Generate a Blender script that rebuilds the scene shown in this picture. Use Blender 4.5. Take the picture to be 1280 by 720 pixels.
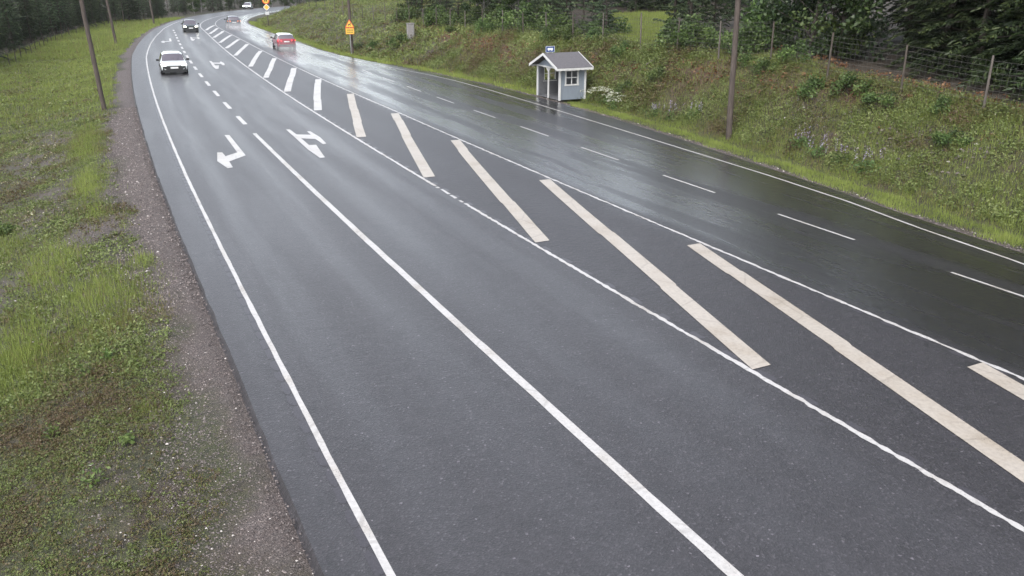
import math
import numpy as np
R0 = np.random.RandomState
# ------------------------------------------------------------------ road geometry (metres)
TH = math.radians(-24.5)
AX = np.array([math.sin(TH), math.cos(TH)])      # along the road
NX = np.array([math.cos(TH), -math.sin(TH)])     # to its right
PC = (-3.37729319, 1.44382249, 3.92008562, -1.93154595); C0 = 9.50430341
def _pp(s):
    q = s / 100.0
    return PC[0]*q + PC[1]*q*q + PC[2]*q**3 + PC[3]*q**4 + C0
S_ARC = 128.0; R_ARC = 190.0
def _ref():
    pts = []; ss = np.arange(-40, 420.01, 0.5)
    s_lo = np.arange(-40, S_ARC + .01, 0.5)
    for s in s_lo:
        sl = s if s > 0 else 0
        t = _pp(sl) + (0 if s > 0 else s * PC[0] / 100.0)
        pts.append(AX * s + NX * t)
    d = pts[-1] - pts[-2]; hd = math.atan2(d[0], d[1]); p = pts[-1].copy(); n = len(s_lo)
    for i in range(n, len(ss)):
        hd += 0.5 / R_ARC if ss[i] < 300 else 0
        p = p + 0.5 * np.array([math.sin(hd), math.cos(hd)]); pts.append(p.copy())
    return ss, np.array(pts)
SS, RP = _ref()
RT = np.gradient(RP, axis=0); RT /= np.linalg.norm(RT, axis=1)[:, None]
RN = np.c_[RT[:, 1], -RT[:, 0]]
def W(s, o):
    """road coordinates (along, offset to the right of the median line) -> world x, y"""
    s = np.asarray(s, float); o = np.asarray(o, float)
    bx = np.interp(s, SS, RP[:, 0]); by = np.interp(s, SS, RP[:, 1])
    nx = np.interp(s, SS, RN[:, 0]); ny = np.interp(s, SS, RN[:, 1])
    return bx + nx * o, by + ny * o
def head(s):
    return math.atan2(np.interp(s, SS, RT[:, 0]), np.interp(s, SS, RT[:, 1]))
def SO(x, y):
    x = np.atleast_1d(np.asarray(x, float)); y = np.atleast_1d(np.asarray(y, float))
    so = np.zeros(len(x)); oo = np.zeros(len(x))
    for k in range(0, len(x), 20000):
        dx = x[k:k+20000, None] - RP[None, ::2, 0]; dy = y[k:k+20000, None] - RP[None, ::2, 1]
        j = np.argmin(dx*dx + dy*dy, axis=1) * 2; r = np.arange(len(j))
        ddx = x[k:k+20000] - RP[j, 0]; ddy = y[k:k+20000] - RP[j, 1]
        so[k:k+20000] = SS[j] + ddx*RT[j, 0] + ddy*RT[j, 1]
        oo[k:k+20000] = ddx*RN[j, 0] + ddy*RN[j, 1]
    return so, oo
def lin(xs, ys):
    return lambda s: np.interp(np.asarray(s, float), xs, ys)
oA = lin([-40, 8, 15, 30, 55, 85, 100, 113, 129, 140, 160, 420], [-8.0, -8.02, -8.06, -8.2, -8.3, -8.35, -7.95, -7.4, -6.3, -5.3, -4.7, -4.7])
oB = lin([-40, 10, 30, 55, 82, 90, 100, 113, 129, 140, 155, 420], [-7.33, -7.33, -7.32, -7.23, -7.18, -7.0, -6.7, -6.1, -5.1, -4.3, -3.8, -3.8])
oC = lin([-40, 420], [-3.78, -3.85])
oE = lin([-40, 20, 42, 60, 80, 100, 123, 140, 200, 420], [4.0, 3.98, 3.92, 3.64, 3.35, 3.02, 2.5, 2.2, 1.6, 1.2])
oF = lin([-40, 420], [7.76, 7.76])
oG = lin([-40, 0, 6, 12, 15, 18, 22, 25, 31, 41, 48, 54, 58, 63, 71, 78, 90, 110, 140, 200, 420], [7.9, 8.0, 8.9, 9.9, 10.25, 10.75, 11.08, 11.22, 11.48, 11.8, 11.88, 11.7, 11.3, 10.5, 9.2, 8.2, 7.7, 7.0, 6.3, 5.4, 5.0])
oH = lin([-40, 0, 6, 12, 16, 19, 23, 29, 34, 42, 48, 53, 58, 65, 71, 78, 85, 96, 110, 127, 145, 200, 420], [8.8, 9.0, 9.8, 10.65, 11.05, 11.5, 11.95, 12.55, 12.9, 13.15, 13.05, 12.7, 12.1, 11.0, 10.0, 9.0, 8.55, 8.35, 7.85, 7.5, 7.0, 6.2, 5.8])
oFence = lin([-40, 10, 19, 60, 78, 100, 140, 420], [17.4, 17.6, 17.8, 17.9, 17.3, 16.3, 15.5, 15.5])
zCrest = lin([-40, 0, 19, 30, 50, 78, 100, 128, 146, 158, 170, 200, 420], [2.0, 2.1, 2.3, 3.0, 2.8, 2.35, 2.1, 2.7, 2.6, 1.6, .5, .2, .2])
gBack = lin([-40, 70, 85, 110, 150, 170, 420], [.05, .05, .13, .15, .10, .03, .03])
# smooth value noise for terrain and scattering
def vnoise(x, y, sc, seed):
    g = R0(seed).rand(97, 97)
    x = np.asarray(x, float)*sc + 500.37; y = np.asarray(y, float)*sc + 500.71
    xi = np.floor(x).astype(int); yi = np.floor(y).astype(int); fx = x - xi; fy = y - yi
    fx = fx*fx*(3-2*fx); fy = fy*fy*(3-2*fy)
    a = g[xi % 97, yi % 97]; b = g[(xi+1) % 97, yi % 97]; c = g[xi % 97, (yi+1) % 97]; d = g[(xi+1) % 97, (yi+1) % 97]
    return (a*(1-fx)+b*fx)*(1-fy) + (c*(1-fx)+d*fx)*fy
def fbm(x, y, sc, seed, n=4):
    v = 0; a = .5
    for i in range(n):
        v = v + a*vnoise(x, y, sc*2**i, seed+i); a *= .5
    return v / (1 - .5**n)
def sstep(a, b, x):
    t = np.clip((x-a)/(b-a), 0, 1); return t*t*(3-2*t)
def zso(s, o):
    """ground height"""
    s = np.asarray(s, float); o = np.asarray(o, float)
    a = oA(s); h = oH(s); fe = oFence(s)
    x, y = W(s, o)
    nz = fbm(x, y, .35, 5, 3) - .5; nf = fbm(x, y, 1.3, 9, 3) - .5
    dl = a - o                                  # > 0 on the left verge
    far = 1 - .6*sstep(120, 165, s)
    zl = -.05 - .09*np.clip(dl/1.2, 0, 1) - .9*far*sstep(1.2, 6.5, dl) + .25*sstep(14, 30, dl)
    zl = zl + (nz*.30)*sstep(2.0, 5, dl) + nf*.10*sstep(.7, 1.8, dl)
    dr = o - h
    w = np.maximum(fe - h - 1.9, 2.5)
    t = (dr - 1.9)/w
    zc = zCrest(s)
    prof = np.where(t < 1, sstep(-.15, 1.12, t), 1)
    up = np.clip(o - fe, 0, None)
    zr = -.05 - .05*np.clip(dr/1.0, 0, 1) - .10*sstep(1.0, 1.9, dr) + (zc + .15)*prof*sstep(1.5, 2.2, dr)
    zr = zr + gBack(s)*np.clip(up, 0, 14) + .04*np.clip(up-14, 0, 40)
    zr = zr + (nz*.45 + nf*.16)*sstep(2.0, 3.6, dr)
    z = np.where(dl > 0, zl, np.where(dr > 0, zr, -.14))
    return z
def zxy(x, y):
    s, o = SO(x, y); return zso(s, o)
gW = lin([-40, 6, 8, 9.5, 11, 12.7, 15, 18, 21, 25, 30, 36, 45, 55, 70, 100, 420], [.6, .5, .55, 1.05, .50, .85, .95, .70, .50, .80, 1.15, 1.3, 1.15, 1.05, .9, .75, .7])
#=====END1
import bpy, bmesh, random
from mathutils import Vector, Matrix
random.seed(7)
for o in list(bpy.data.objects): bpy.data.objects.remove(o)
sc = bpy.context.scene
COL = sc.collection
# ------------------------------------------------------------------ helpers
def tag(o, label=None, cat=None, group=None, kind=None):
    if label: o['label'] = label
    if cat: o['category'] = cat
    if group: o['group'] = group
    if kind: o['kind'] = kind
    return o
def empty(name, loc=(0, 0, 0), rz=0.0):
    e = bpy.data.objects.new(name, None); e.empty_display_size = .3
    COL.objects.link(e); e.location = loc; e.rotation_euler = (0, 0, rz); return e
def link(name, me, mat=None, parent=None):
    o = bpy.data.objects.new(name, me); COL.objects.link(o)
    if mat is not None: me.materials.append(mat)
    if parent is not None: o.parent = parent
    return o
def npmesh(name, V, F, mat=None, parent=None, attrs=None, smooth=False, uv=None):
    V = np.asarray(V, np.float32); F = np.asarray(F, np.int32); n, k = F.shape
    me = bpy.data.meshes.new(name)
    me.vertices.add(len(V)); me.vertices.foreach_set('co', V.ravel())
    me.loops.add(n*k); me.loops.foreach_set('vertex_index', F.ravel())
    me.polygons.add(n); me.polygons.foreach_set('loop_start', np.arange(0, n*k, k, dtype=np.int32))
    try: me.polygons.foreach_set('loop_total', np.full(n, k, np.int32))
    except Exception: pass
    me.polygons.foreach_set('use_smooth', np.full(n, bool(smooth)))
    if attrs:
        for nm, (dom, arr) in attrs.items():
            a = me.attributes.new(nm, 'FLOAT', dom); a.data.foreach_set('value', np.asarray(arr, np.float32))
    if uv is not None:
        u = me.uv_layers.new(name='UVMap'); u.data.foreach_set('uv', np.asarray(uv, np.float32)[F.ravel()].ravel())
    me.update(calc_edges=True)
    return link(name, me, mat, parent)
class MB:
    def __init__(s): s.v = []; s.f = []
    def add(s, vs, fs):
        b = len(s.v); s.v += [tuple(map(float, p)) for p in vs]; s.f += [tuple(b+i for i in f) for f in fs]; return s
    def box(s, c, d, rz=0.0, M=None):
        hx, hy, hz = d[0]/2, d[1]/2, d[2]/2
        vs = [(x, y, z) for x in (-hx, hx) for y in (-hy, hy) for z in (-hz, hz)]
        cr, sr = math.cos(rz), math.sin(rz)
        vs = [(c[0]+x*cr-y*sr, c[1]+x*sr+y*cr, c[2]+z) for x, y, z in vs]
        if M is not None: vs = [tuple(M @ Vector(p)) for p in vs]
        return s.add(vs, [(0, 1, 3, 2), (4, 6, 7, 5), (0, 4, 5, 1), (2, 3, 7, 6), (0, 2, 6, 4), (1, 5, 7, 3)])
    def tube(s, pts, rad, n=8, cap=True):
        pts = [Vector(p) for p in pts]
        if not hasattr(rad, '__len__'): rad = [rad]*len(pts)
        rings = []
        for i, p in enumerate(pts):
            d = (pts[min(i+1, len(pts)-1)] - pts[max(i-1, 0)]).normalized()
            u = d.cross(Vector((0, 0, 1)));
            if u.length < 1e-3: u = Vector((1, 0, 0))
            u.normalize(); w = d.cross(u)
            rings.append([p + (u*math.cos(6.28318*k/n) + w*math.sin(6.28318*k/n))*rad[i] for k in range(n)])
        vs = [q for r in rings for q in r]; fs = []
        for i in range(len(pts)-1):
            for k in range(n): fs.append((i*n+k, i*n+(k+1) % n, (i+1)*n+(k+1) % n, (i+1)*n+k))
        if cap: fs += [tuple(range(n))[::-1], tuple((len(pts)-1)*n+k for k in range(n))]
        return s.add(vs, fs)
    def poly(s, pts, h):
        """vertical extrusion of an outline given as 3-D points, thickness vector h"""
        n = len(pts); h = Vector(h); a = [Vector(p) for p in pts]; b = [p+h for p in a]
        fs = [tuple(range(n))[::-1], tuple(range(n, 2*n))] + [(i, (i+1) % n, n+(i+1) % n, n+i) for i in range(n)]
        return s.add(a+b, fs)
    def build(s, name, mat=None, parent=None, smooth=False, bevel=0):
        me = bpy.data.meshes.new(name); me.from_pydata(s.v, [], s.f); me.update()
        bm = bmesh.new(); bm.from_mesh(me); bmesh.ops.recalc_face_normals(bm, faces=bm.faces)
        if bevel: bmesh.ops.bevel(bm, geom=list(bm.edges), offset=bevel, segments=2, affect='EDGES', profile=.5, clamp_overlap=True)
        bm.to_mesh(me); bm.free()
        if smooth:
            me.polygons.foreach_set('use_smooth', np.ones(len(me.polygons), bool))
            try: me.set_sharp_from_angle(angle=math.radians(42))
            except Exception: pass
        return link(name, me, mat, parent)
def copy_tree(o, parent=None):
    c = o.copy(); COL.objects.link(c)
    if parent is not None: c.parent = parent
    for ch in list(o.children): copy_tree(ch, c)
    return c
# ------------------------------------------------------------------ materials
class NT:
    def __init__(s, name):
        s.m = bpy.data.materials.new(name); s.m.use_nodes = True; s.t = s.m.node_tree
        s.b = s.t.nodes['Principled BSDF']; s.out = s.t.nodes['Material Output']
    def n(s, ty, **kw):
        x = s.t.nodes.new(ty)
        for k, v in kw.items():
            if k.startswith('i_'): x.inputs[k[2:].replace('_', ' ')].default_value = v
            else: setattr(x, k, v)
        return x
    def l(s, a, b): s.t.links.new(a, b)
    def attr(s, nm): return s.n('ShaderNodeAttribute', attribute_name=nm).outputs['Fac']
    def noise(s, sc, det=3, rough=.55, vec=None, dim='3D'):
        x = s.n('ShaderNodeTexNoise', noise_dimensions=dim); x.inputs['Scale'].default_value = sc; x.inputs['Detail'].default_value = det; x.inputs['Roughness'].default_value = rough
        if vec is not None: s.l(vec, x.inputs['Vector'])
        return x.outputs['Fac']
    def ramp(s, fac, stops, interp='LINEAR'):
        r = s.n('ShaderNodeValToRGB'); cr = r.color_ramp; cr.interpolation = interp
        while len(cr.elements) < len(stops): cr.elements.new(.5)
        for e, (p, c) in zip(cr.elements, stops):
            e.position = p; e.color = (c[0], c[1], c[2], 1) if hasattr(c, '__len__') else (c, c, c, 1)
        s.l(fac, r.inputs['Fac']); return r.outputs['Color']
    def mix(s, fac, a, b, mode='MIX'):
        x = s.n('ShaderNodeMix', data_type='RGBA', blend_type=mode)
        for q, v in ((0, fac), (6, a), (7, b)):
            sock = x.inputs[q]
            if hasattr(v, 'links'): s.l(v, sock)
            elif hasattr(v, '__len__'): sock.default_value = (v[0], v[1], v[2], 1)
            else: sock.default_value = v if q == 0 else (v, v, v, 1)
        return x.outputs[2]
    def math(s, op, a, b=None, c=None, clamp=False):
        x = s.n('ShaderNodeMath', operation=op, use_clamp=clamp)
        for i, v in enumerate((a, b, c)):
            if v is None: continue
            if hasattr(v, 'links'): s.l(v, x.inputs[i])
            else: x.inputs[i].default_value = v
        return x.outputs[0]
    def smooth(s, x, a, b):
        m = s.n('ShaderNodeMapRange', interpolation_type='SMOOTHSTEP'); s.l(x, m.inputs['Value'])
        m.inputs['From Min'].default_value = a; m.inputs['From Max'].default_value = b; return m.outputs['Result']
    def mapping(s, vec, scale):
        m = s.n('ShaderNodeMapping'); m.inputs['Scale'].default_value = scale; s.l(vec, m.inputs['Vector']); return m.outputs['Vector']
    def bump(s, h, strength, dist=.02):
        b = s.n('ShaderNodeBump'); b.inputs['Strength'].default_value = strength; b.inputs['Distance'].default_value = dist
        s.l(h, b.inputs['Height']); s.l(b.outputs['Normal'], s.b.inputs['Normal']); return b
    def col(s, c):
        if hasattr(c, 'links'): s.l(c, s.b.inputs['Base Color'])
        else: s.b.inputs['Base Color'].default_value = (c[0], c[1], c[2], 1)
    def rough(s, r):
        if hasattr(r, 'links'): s.l(r, s.b.inputs['Roughness'])
        else: s.b.inputs['Roughness'].default_value = r
    def coords(s): return s.n('ShaderNodeTexCoord')
def simple(name, c, rough=.5, metal=0., var=.12, sc=6., bump=0., coat=0., spec=.5):
    t = NT(name); co = t.coords().outputs['Object']
    f = t.noise(sc, 4, .6, co)
    t.col(t.ramp(f, [(.25, [max(0, q*(1-var)) for q in c]), (.75, [q*(1+var) for q in c])]))
    t.rough(t.ramp(t.noise(sc*2.3, 3, .5, co), [(.3, max(.02, rough-.06)), (.7, min(1, rough+.06))]))
    t.b.inputs['Metallic'].default_value = metal; t.b.inputs['Coat Weight'].default_value = coat; t.b.inputs['Coat Roughness'].default_value = .05
    t.b.inputs['Specular IOR Level'].default_value = spec
    if bump: t.bump(t.noise(sc*8, 3, .6, co), bump, .01)
    return t.m
def emis(name, c, st):
    t = NT(name); t.col(c); t.b.inputs['Emission Color'].default_value = (c[0], c[1], c[2], 1); t.b.inputs['Emission Strength'].default_value = st; t.rough(.2); return t.m
def leafmat(name, stops, trans=.25, rough=.5, spec=.3, rnd=.25):
    t = NT(name); a = t.attr('tint')
    oi = t.n('ShaderNodeObjectInfo').outputs['Random']
    c = t.ramp(a, stops)
    hs = t.n('ShaderNodeHueSaturation'); t.l(c, hs.inputs['Color'])
    t.l(t.math('MULTIPLY_ADD', oi, rnd, 1-rnd/2), hs.inputs['Value']); t.l(t.math('MULTIPLY_ADD', oi, .03, .485), hs.inputs['Hue'])
    c = hs.outputs['Color']; t.col(c); t.rough(rough); t.b.inputs['Specular IOR Level'].default_value = spec
    tr = t.n('ShaderNodeBsdfTranslucent'); t.l(c, tr.inputs['Color'])
    mx = t.n('ShaderNodeMixShader'); mx.inputs[0].default_value = trans
    t.l(t.b.outputs[0], mx.inputs[1]); t.l(tr.outputs[0], mx.inputs[2]); t.l(mx.outputs[0], t.out.inputs['Surface'])
    return t.m
M = {}
def mk_road():
    t = NT('wet_asphalt'); uv = t.coords().outputs['UV']          # u = offset from the median line, v = metres along the road
    sx = t.n('ShaderNodeSeparateXYZ'); t.l(uv, sx.inputs[0]); u = sx.outputs[0]; v = sx.outputs[1]
    agg = t.n('ShaderNodeTexVoronoi'); agg.inputs['Scale'].default_value = 38; t.l(uv, agg.inputs['Vector'])
    fine = t.noise(55, 3, .6, uv)
    mid = t.noise(2.2, 5, .6, uv)
    base = t.ramp(agg.outputs['Color'], [(.05, .010), (.55, .024), (.80, .038), (.93, .085), (1, .24)])
    base = t.mix(.4, base, t.ramp(mid, [(.3, .020), (.7, .040)]))
    base = t.mix(1, base, (1.06, .98, 1.10), 'MULTIPLY')
    right = t.smooth(u, 3.4, 4.6)
    # hatched median: coarser, unworn surfacing
    med = t.math('MULTIPLY', t.smooth(u, -.05, .15), t.math('SUBTRACT', 1.0, right))
    base = t.mix(t.math('MULTIPLY', med, .3), base, t.mix(1, base, (.70, .69, .70), 'MULTIPLY'))
    base = t.mix(right, base, t.mix(1, base, (.50, .49, .49), 'MULTIPLY'))  # right lanes darkened in base colour to deepen the mirrored dark wood
    # paving joints and hairline cracks
    ck = t.n('ShaderNodeTexVoronoi', feature='DISTANCE_TO_EDGE'); ck.inputs['Scale'].default_value = 1.0
    wv = t.n('ShaderNodeVectorMath', operation='ADD'); nz = t.n('ShaderNodeTexNoise'); nz.inputs['Scale'].default_value = 1.6; nz.inputs['Detail'].default_value = 4; t.l(uv, nz.inputs['Vector'])
    t.l(t.mapping(uv, (.16, .075, 1)), wv.inputs[0]); sc_ = t.n('ShaderNodeVectorMath', operation='SCALE'); sc_.inputs['Scale'].default_value = .10; t.l(nz.outputs['Color'], sc_.inputs[0]); t.l(sc_.outputs[0], wv.inputs[1]); t.l(wv.outputs[0], ck.inputs['Vector'])
    crack = t.math('MULTIPLY', t.smooth(ck.outputs['Distance'], .004, .0012), t.smooth(t.noise(.35, 2, .5, uv), .50, .60))
    base = t.mix(t.math('MULTIPLY', crack, .55), base, (.012, .012, .013))
    for sm in (-3.55, 3.5, 7.45):                                   # longitudinal joints of the paver
        dj = t.math('ABSOLUTE', t.math('SUBTRACT', u, t.math('MULTIPLY_ADD', t.noise(.5, 2, .5, t.mapping(uv, (0, 1, 0))), .06, sm-.03)))
        base = t.mix(t.math('MULTIPLY', t.smooth(dj, .018, .006), .35), base, (.014, .014, .015))
    # wheel tracks hold a film of water
    def track(c):
        d = t.math('ABSOLUTE', t.math('SUBTRACT', u, c)); return t.smooth(d, .60, .08)
    tr = None
    for c in (-6.4, -4.75, -2.75, -1.05, 4.75, 6.45, 9.0):
        k = track(c); tr = k if tr is None else t.math('MAXIMUM', tr, k)
    patch = t.noise(1.0, 5, .64, t.mapping(uv, (.95, .075, 1)))
    wob = t.noise(1.0, 3, .5, t.mapping(uv, (.9, .02, 1)))
    film = t.math('MULTIPLY', tr, t.smooth(wob, .30, .60))
    notmed = t.math('SUBTRACT', 1.0, t.math('MULTIPLY', med, .55))
    wet = t.math('MULTIPLY', t.math('ADD', t.math('MULTIPLY', film, t.math('MULTIPLY_ADD', right, .45, .20)), t.math('MULTIPLY', t.smooth(patch, .42, .58), t.math('MULTIPLY_ADD', right, .80, .15)), clamp=True), notmed)
    streak = t.noise(1.0, 4, .65, t.mapping(uv, (4.5, .03, 1)))
    t.rough(t.math('SUBTRACT', t.math('MULTIPLY_ADD', fine, .12, .38), t.math('MULTIPLY', wet, t.math('MULTIPLY_ADD', right, .16, .08))))
    t.col(base)
    rip = t.noise(1.0, 4, .66, t.mapping(uv, (4.2, 6.5, 1)))
    hb = t.math('MULTIPLY', t.math('ADD', fine, agg.outputs['Distance']), .55)
    h = t.math('ADD', hb, t.math('MULTIPLY', rip, t.math('MULTIPLY_ADD', right, 1.1, t.math('MULTIPLY_ADD', med, 1.6, .7))))
    t.bump(h, .60, .016)
    b2 = t.n('ShaderNodeBump'); b2.inputs['Strength'].default_value = .75; b2.inputs['Distance'].default_value = .014
    t.l(t.math('ADD', t.math('MULTIPLY', rip, t.math('MULTIPLY_ADD', right, .1, .9)), t.math('MULTIPLY', fine, .30)), b2.inputs['Height']); t.l(b2.outputs['Normal'], t.b.inputs['Coat Normal'])
    t.l(t.math('MULTIPLY_ADD', wet, .75, t.math('MULTIPLY_ADD', right, .26, t.math('MULTIPLY', notmed, .20)), clamp=True), t.b.inputs['Coat Weight']); t.b.inputs['Coat IOR'].default_value = 1.45
    t.l(t.math('MULTIPLY_ADD', streak, .06, t.math('SUBTRACT', t.math('MULTIPLY_ADD', wet, -.08, .20), t.math('MULTIPLY', right, .04))), t.b.inputs['Coat Roughness'])
    t.b.inputs['Specular IOR Level'].default_value = .62
    return t.m
M['road'] = mk_road()
def mk_paint(name, c, wear):
    t = NT(name); co = t.coords().outputs['Object']
    f = t.noise(14, 5, .65, co); g = t.noise(.9, 4, .6, co)
    c1 = t.ramp(f, [(.25, [q*.74 for q in c]), (.6, c)])
    jt = t.n('ShaderNodeTexVoronoi', feature='DISTANCE_TO_EDGE'); jt.inputs['Scale'].default_value = .55; t.l(co, jt.inputs['Vector'])
    c1 = t.mix(t.math('MULTIPLY', t.smooth(jt.outputs['Distance'], .016, .006), .22), c1, (.10, .09, .08))
    c1 = t.mix(t.smooth(g, .42, .75), c1, t.mix(1, c1, (.84, .80, .74), 'MULTIPLY'))
    sp = t.noise(38, 5, .75, co)
    k = t.math('ADD', sp, t.math('MULTIPLY', t.smooth(g, .45, .75), .08))
    t.col(t.mix(t.math('MULTIPLY', t.smooth(k, .72-wear, .80-wear), .75), c1, (.075, .07, .07))); t.rough(.36)
    t.bump(t.noise(60, 2, .5, co), .3, .004)
    return t.m
M['paint'] = mk_paint('white_road_paint', (.42, .41, .405), .13)
M['paint_cream'] = mk_paint('worn_cream_road_paint', (.36, .325, .285), .09)
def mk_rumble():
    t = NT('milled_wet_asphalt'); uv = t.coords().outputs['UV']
    t.col(t.ramp(t.noise(30, 4, .6, uv), [(.3, (.030, .028, .033)), (.7, (.054, .051, .059))])); t.rough(.33)  # paler lavender base stands in for sky reflected in the wet grooves
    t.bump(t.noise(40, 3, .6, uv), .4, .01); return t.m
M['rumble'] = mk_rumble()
def mk_ground():
    t = NT('verge_soil'); co = t.coords().outputs['Object']
    e = t.attr('edge'); soil = t.attr('soil'); litter = t.attr('litter'); gr = t.attr('gravel')
    n1 = t.noise(.9, 6, .62, co); n2 = t.noise(7, 6, .68, co); n3 = t.noise(40, 5, .75, co)
    green = t.ramp(n2, [(.30, (.018, .020, .010)), (.48, (.046, .054, .018)), (.7, (.088, .092, .034))])
    brown = t.ramp(n2, [(.30, (.020, .015, .011)), (.5, (.062, .046, .033)), (.75, (.12, .095, .068))])
    c = t.mix(t.smooth(t.math('MULTIPLY_ADD', n3, .35, n1), .58, .86), green, brown)
    red = t.ramp(n2, [(.25, (.045, .020, .014)), (.55, (.12, .058, .038)), (.78, (.22, .13, .09))])
    c = t.mix(t.math('MULTIPLY', soil, t.smooth(n3, .25, .55), clamp=True), c, red)
    lit = t.ramp(n2, [(.3, (.022, .018, .012)), (.7, (.075, .055, .034))])
    c = t.mix(litter, c, lit)
    vo = t.n('ShaderNodeTexVoronoi'); vo.inputs['Scale'].default_value = 42; t.l(co, vo.inputs['Vector'])
    vo2 = t.n('ShaderNodeTexVoronoi'); vo2.inputs['Scale'].default_value = 90; t.l(co, vo2.inputs['Vector'])
    g1 = t.ramp(vo.outputs['Color'], [(.1, (.028, .023, .022)), (.5, (.078, .063, .059)), (.8, (.145, .118, .110)), (1, (.34, .30, .28))])
    g2 = t.ramp(vo2.outputs['Color'], [(.1, (.034, .028, .027)), (.6, (.088, .071, .067)), (1, (.25, .22, .21))])
    gv = t.mix(.5, g1, g2); gv = t.mix(t.smooth(n2, .35, .75), gv, t.mix(1, gv, (.72, .66, .64), 'MULTIPLY'))
    c = t.mix(t.smooth(n3, .62, .40), c, t.mix(1, c, (.42, .40, .40), 'MULTIPLY'))
    c = t.mix(gr, c, gv)
    t.col(c); t.rough(.75)
    t.bump(t.math('ADD', t.math('MULTIPLY', n2, 1.2), t.math('ADD', n3, vo.outputs['Distance'])), .8, .03)
    return t.m
M['ground'] = mk_ground()
M['grass'] = leafmat('grass_blades', [(0, (.21, .165, .085)), (.18, (.19, .18, .062)), (.5, (.168, .204, .052)), (.8, (.200, .250, .058)), (1, (.28, .32, .09))], .35, .5, .3, 0)
M['weeds'] = leafmat('weed_leaves', [(0, (.100, .072, .042)), (.16, (.112, .096, .042)), (.30, (.095, .110, .034)), (.6, (.118, .158, .050)), (.88, (.155, .198, .064)), (1, (.22, .25, .10))], .3, .5, .3, 0)
M['fern_dead'] = leafmat('brown_fronds', [(0, (.09, .035, .020)), (.5, (.15, .068, .042)), (1, (.22, .13, .08))], .2, .7, .2, 0)
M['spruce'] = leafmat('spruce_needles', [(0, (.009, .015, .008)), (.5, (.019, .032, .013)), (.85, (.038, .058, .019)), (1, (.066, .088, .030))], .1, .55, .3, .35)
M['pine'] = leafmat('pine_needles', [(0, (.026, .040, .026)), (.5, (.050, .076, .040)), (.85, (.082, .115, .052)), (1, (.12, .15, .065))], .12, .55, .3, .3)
M['birch'] = leafmat('birch_leaves', [(0, (.025, .045, .016)), (.5, (.052, .088, .026)), (.85, (.080, .125, .034)), (1, (.12, .16, .05))], .35, .5, .3, .3)
M['alder'] = leafmat('alder_leaves', [(0, (.014, .028, .012)), (.5, (.030, .058, .020)), (.85, (.050, .090, .026)), (1, (.08, .12, .04))], .3, .45, .35, .3)
M['shrub'] = leafmat('shrub_leaves', [(0, (.040, .064, .024)), (.5, (.080, .124, .038)), (.85, (.118, .172, .050)), (1, (.16, .21, .07))], .35, .5, .3, .35)
M['dryleaf'] = leafmat('pale_dry_stalks', [(0, (.12, .10, .06)), (.5, (.22, .19, .12)), (1, (.36, .34, .24))], .2, .7, .2, 0)
M['whiteflower'] = leafmat('white_umbels', [(0, (.30, .32, .22)), (1, (.52, .53, .44))], .3, .6, .2, 0)
M['lupin'] = leafmat('lupin_petals', [(0, (.16, .13, .22)), (.5, (.28, .24, .34)), (1, (.46, .43, .48))], .3, .6, .2, 0)
M['yellowflower'] = leafmat('yellow_petals', [(0, (.45, .36, .03)), (1, (.62, .52, .08))], .3, .6, .2, 0)
def mk_bark(name, c1, c2, sc=8):
    t = NT(name); co = t.coords().outputs['Object']
    f = t.noise(sc, 5, .65, t.mapping(co, (1, 1, .18)))
    t.col(t.ramp(f, [(.3, c1), (.7, c2)])); t.rough(.85); t.bump(f, .6, .02); return t.m
M['bark'] = mk_bark('conifer_bark', (.030, .025, .020), (.085, .070, .058))
M['bark_grey'] = mk_bark('grey_bark', (.10, .095, .085), (.26, .25, .23))
M['pole'] = mk_bark('weathered_pole_wood', (.036, .028, .023), (.088, .070, .060), 10)
M['postwood'] = mk_bark('grey_fence_wood', (.055, .046, .040), (.135, .118, .105), 12)
M['postdark'] = mk_bark('dark_damp_wood', (.035, .028, .022), (.085, .07, .058), 12)
M['wire'] = simple('rusty_dull_wire', (.10, .095, .09), .6, .3)
M['steel'] = simple('galvanised_steel', (.42, .43, .44), .42, .8)
M['white_wood'] = simple('white_painted_wood', (.50, .50, .49), .5, 0, .08, 5, .15)
def mk_siding():
    t = NT('grey_blue_vertical_boards'); co = t.coords().outputs['Object']
    w = t.n('ShaderNodeTexWave', wave_type='BANDS', bands_direction='X'); w.inputs['Scale'].default_value = 3.4; w.inputs['Distortion'].default_value = .05; w.inputs['Detail'].default_value = 0
    t.l(co, w.inputs['Vector'])
    n = t.noise(4, 4, .6, t.mapping(co, (6, 6, .6)))
    t.col(t.ramp(n, [(.25, (.160, .188, .222)), (.75, (.215, .246, .284))])); t.rough(.6)
    t.bump(t.smooth(w.outputs['Fac'], .0, .12), .8, .012); return t.m
M['siding'] = mk_siding()
M['inner_wood_and_shade'] = simple('shelter_boards_and_inner_shade', (.10, .103, .11), .7, 0, .2, 4)  # wood of floor, bench and rail; also the painted shade on inner walls
M['roof_felt'] = simple('dark_roofing_felt', (.085, .080, .086), .55, 0, .25, 9, .3)
M['concrete'] = simple('cast_concrete', (.20, .19, .185), .8, 0, .15, 5, .3)
def mk_glass(name, c, rough=.05):
    t = NT(name); t.col(c); t.rough(rough); t.b.inputs['Specular IOR Level'].default_value = .8; t.b.inputs['Coat Weight'].default_value = .5; t.b.inputs['Coat Roughness'].default_value = .03
    t.bump(t.noise(1.5, 2, .5, t.coords().outputs['Object']), .05, .01); return t.m
M['dark_glass'] = mk_glass('dark_window_glass', (.018, .02, .022))
def mk_clear():
    t = NT('clear_pane'); t.b.inputs['Transmission Weight'].default_value = 1; t.b.inputs['IOR'].default_value = 1.05; t.rough(.02); t.col((.92, .95, .94)); return t.m
M['clear'] = mk_clear()
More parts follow.
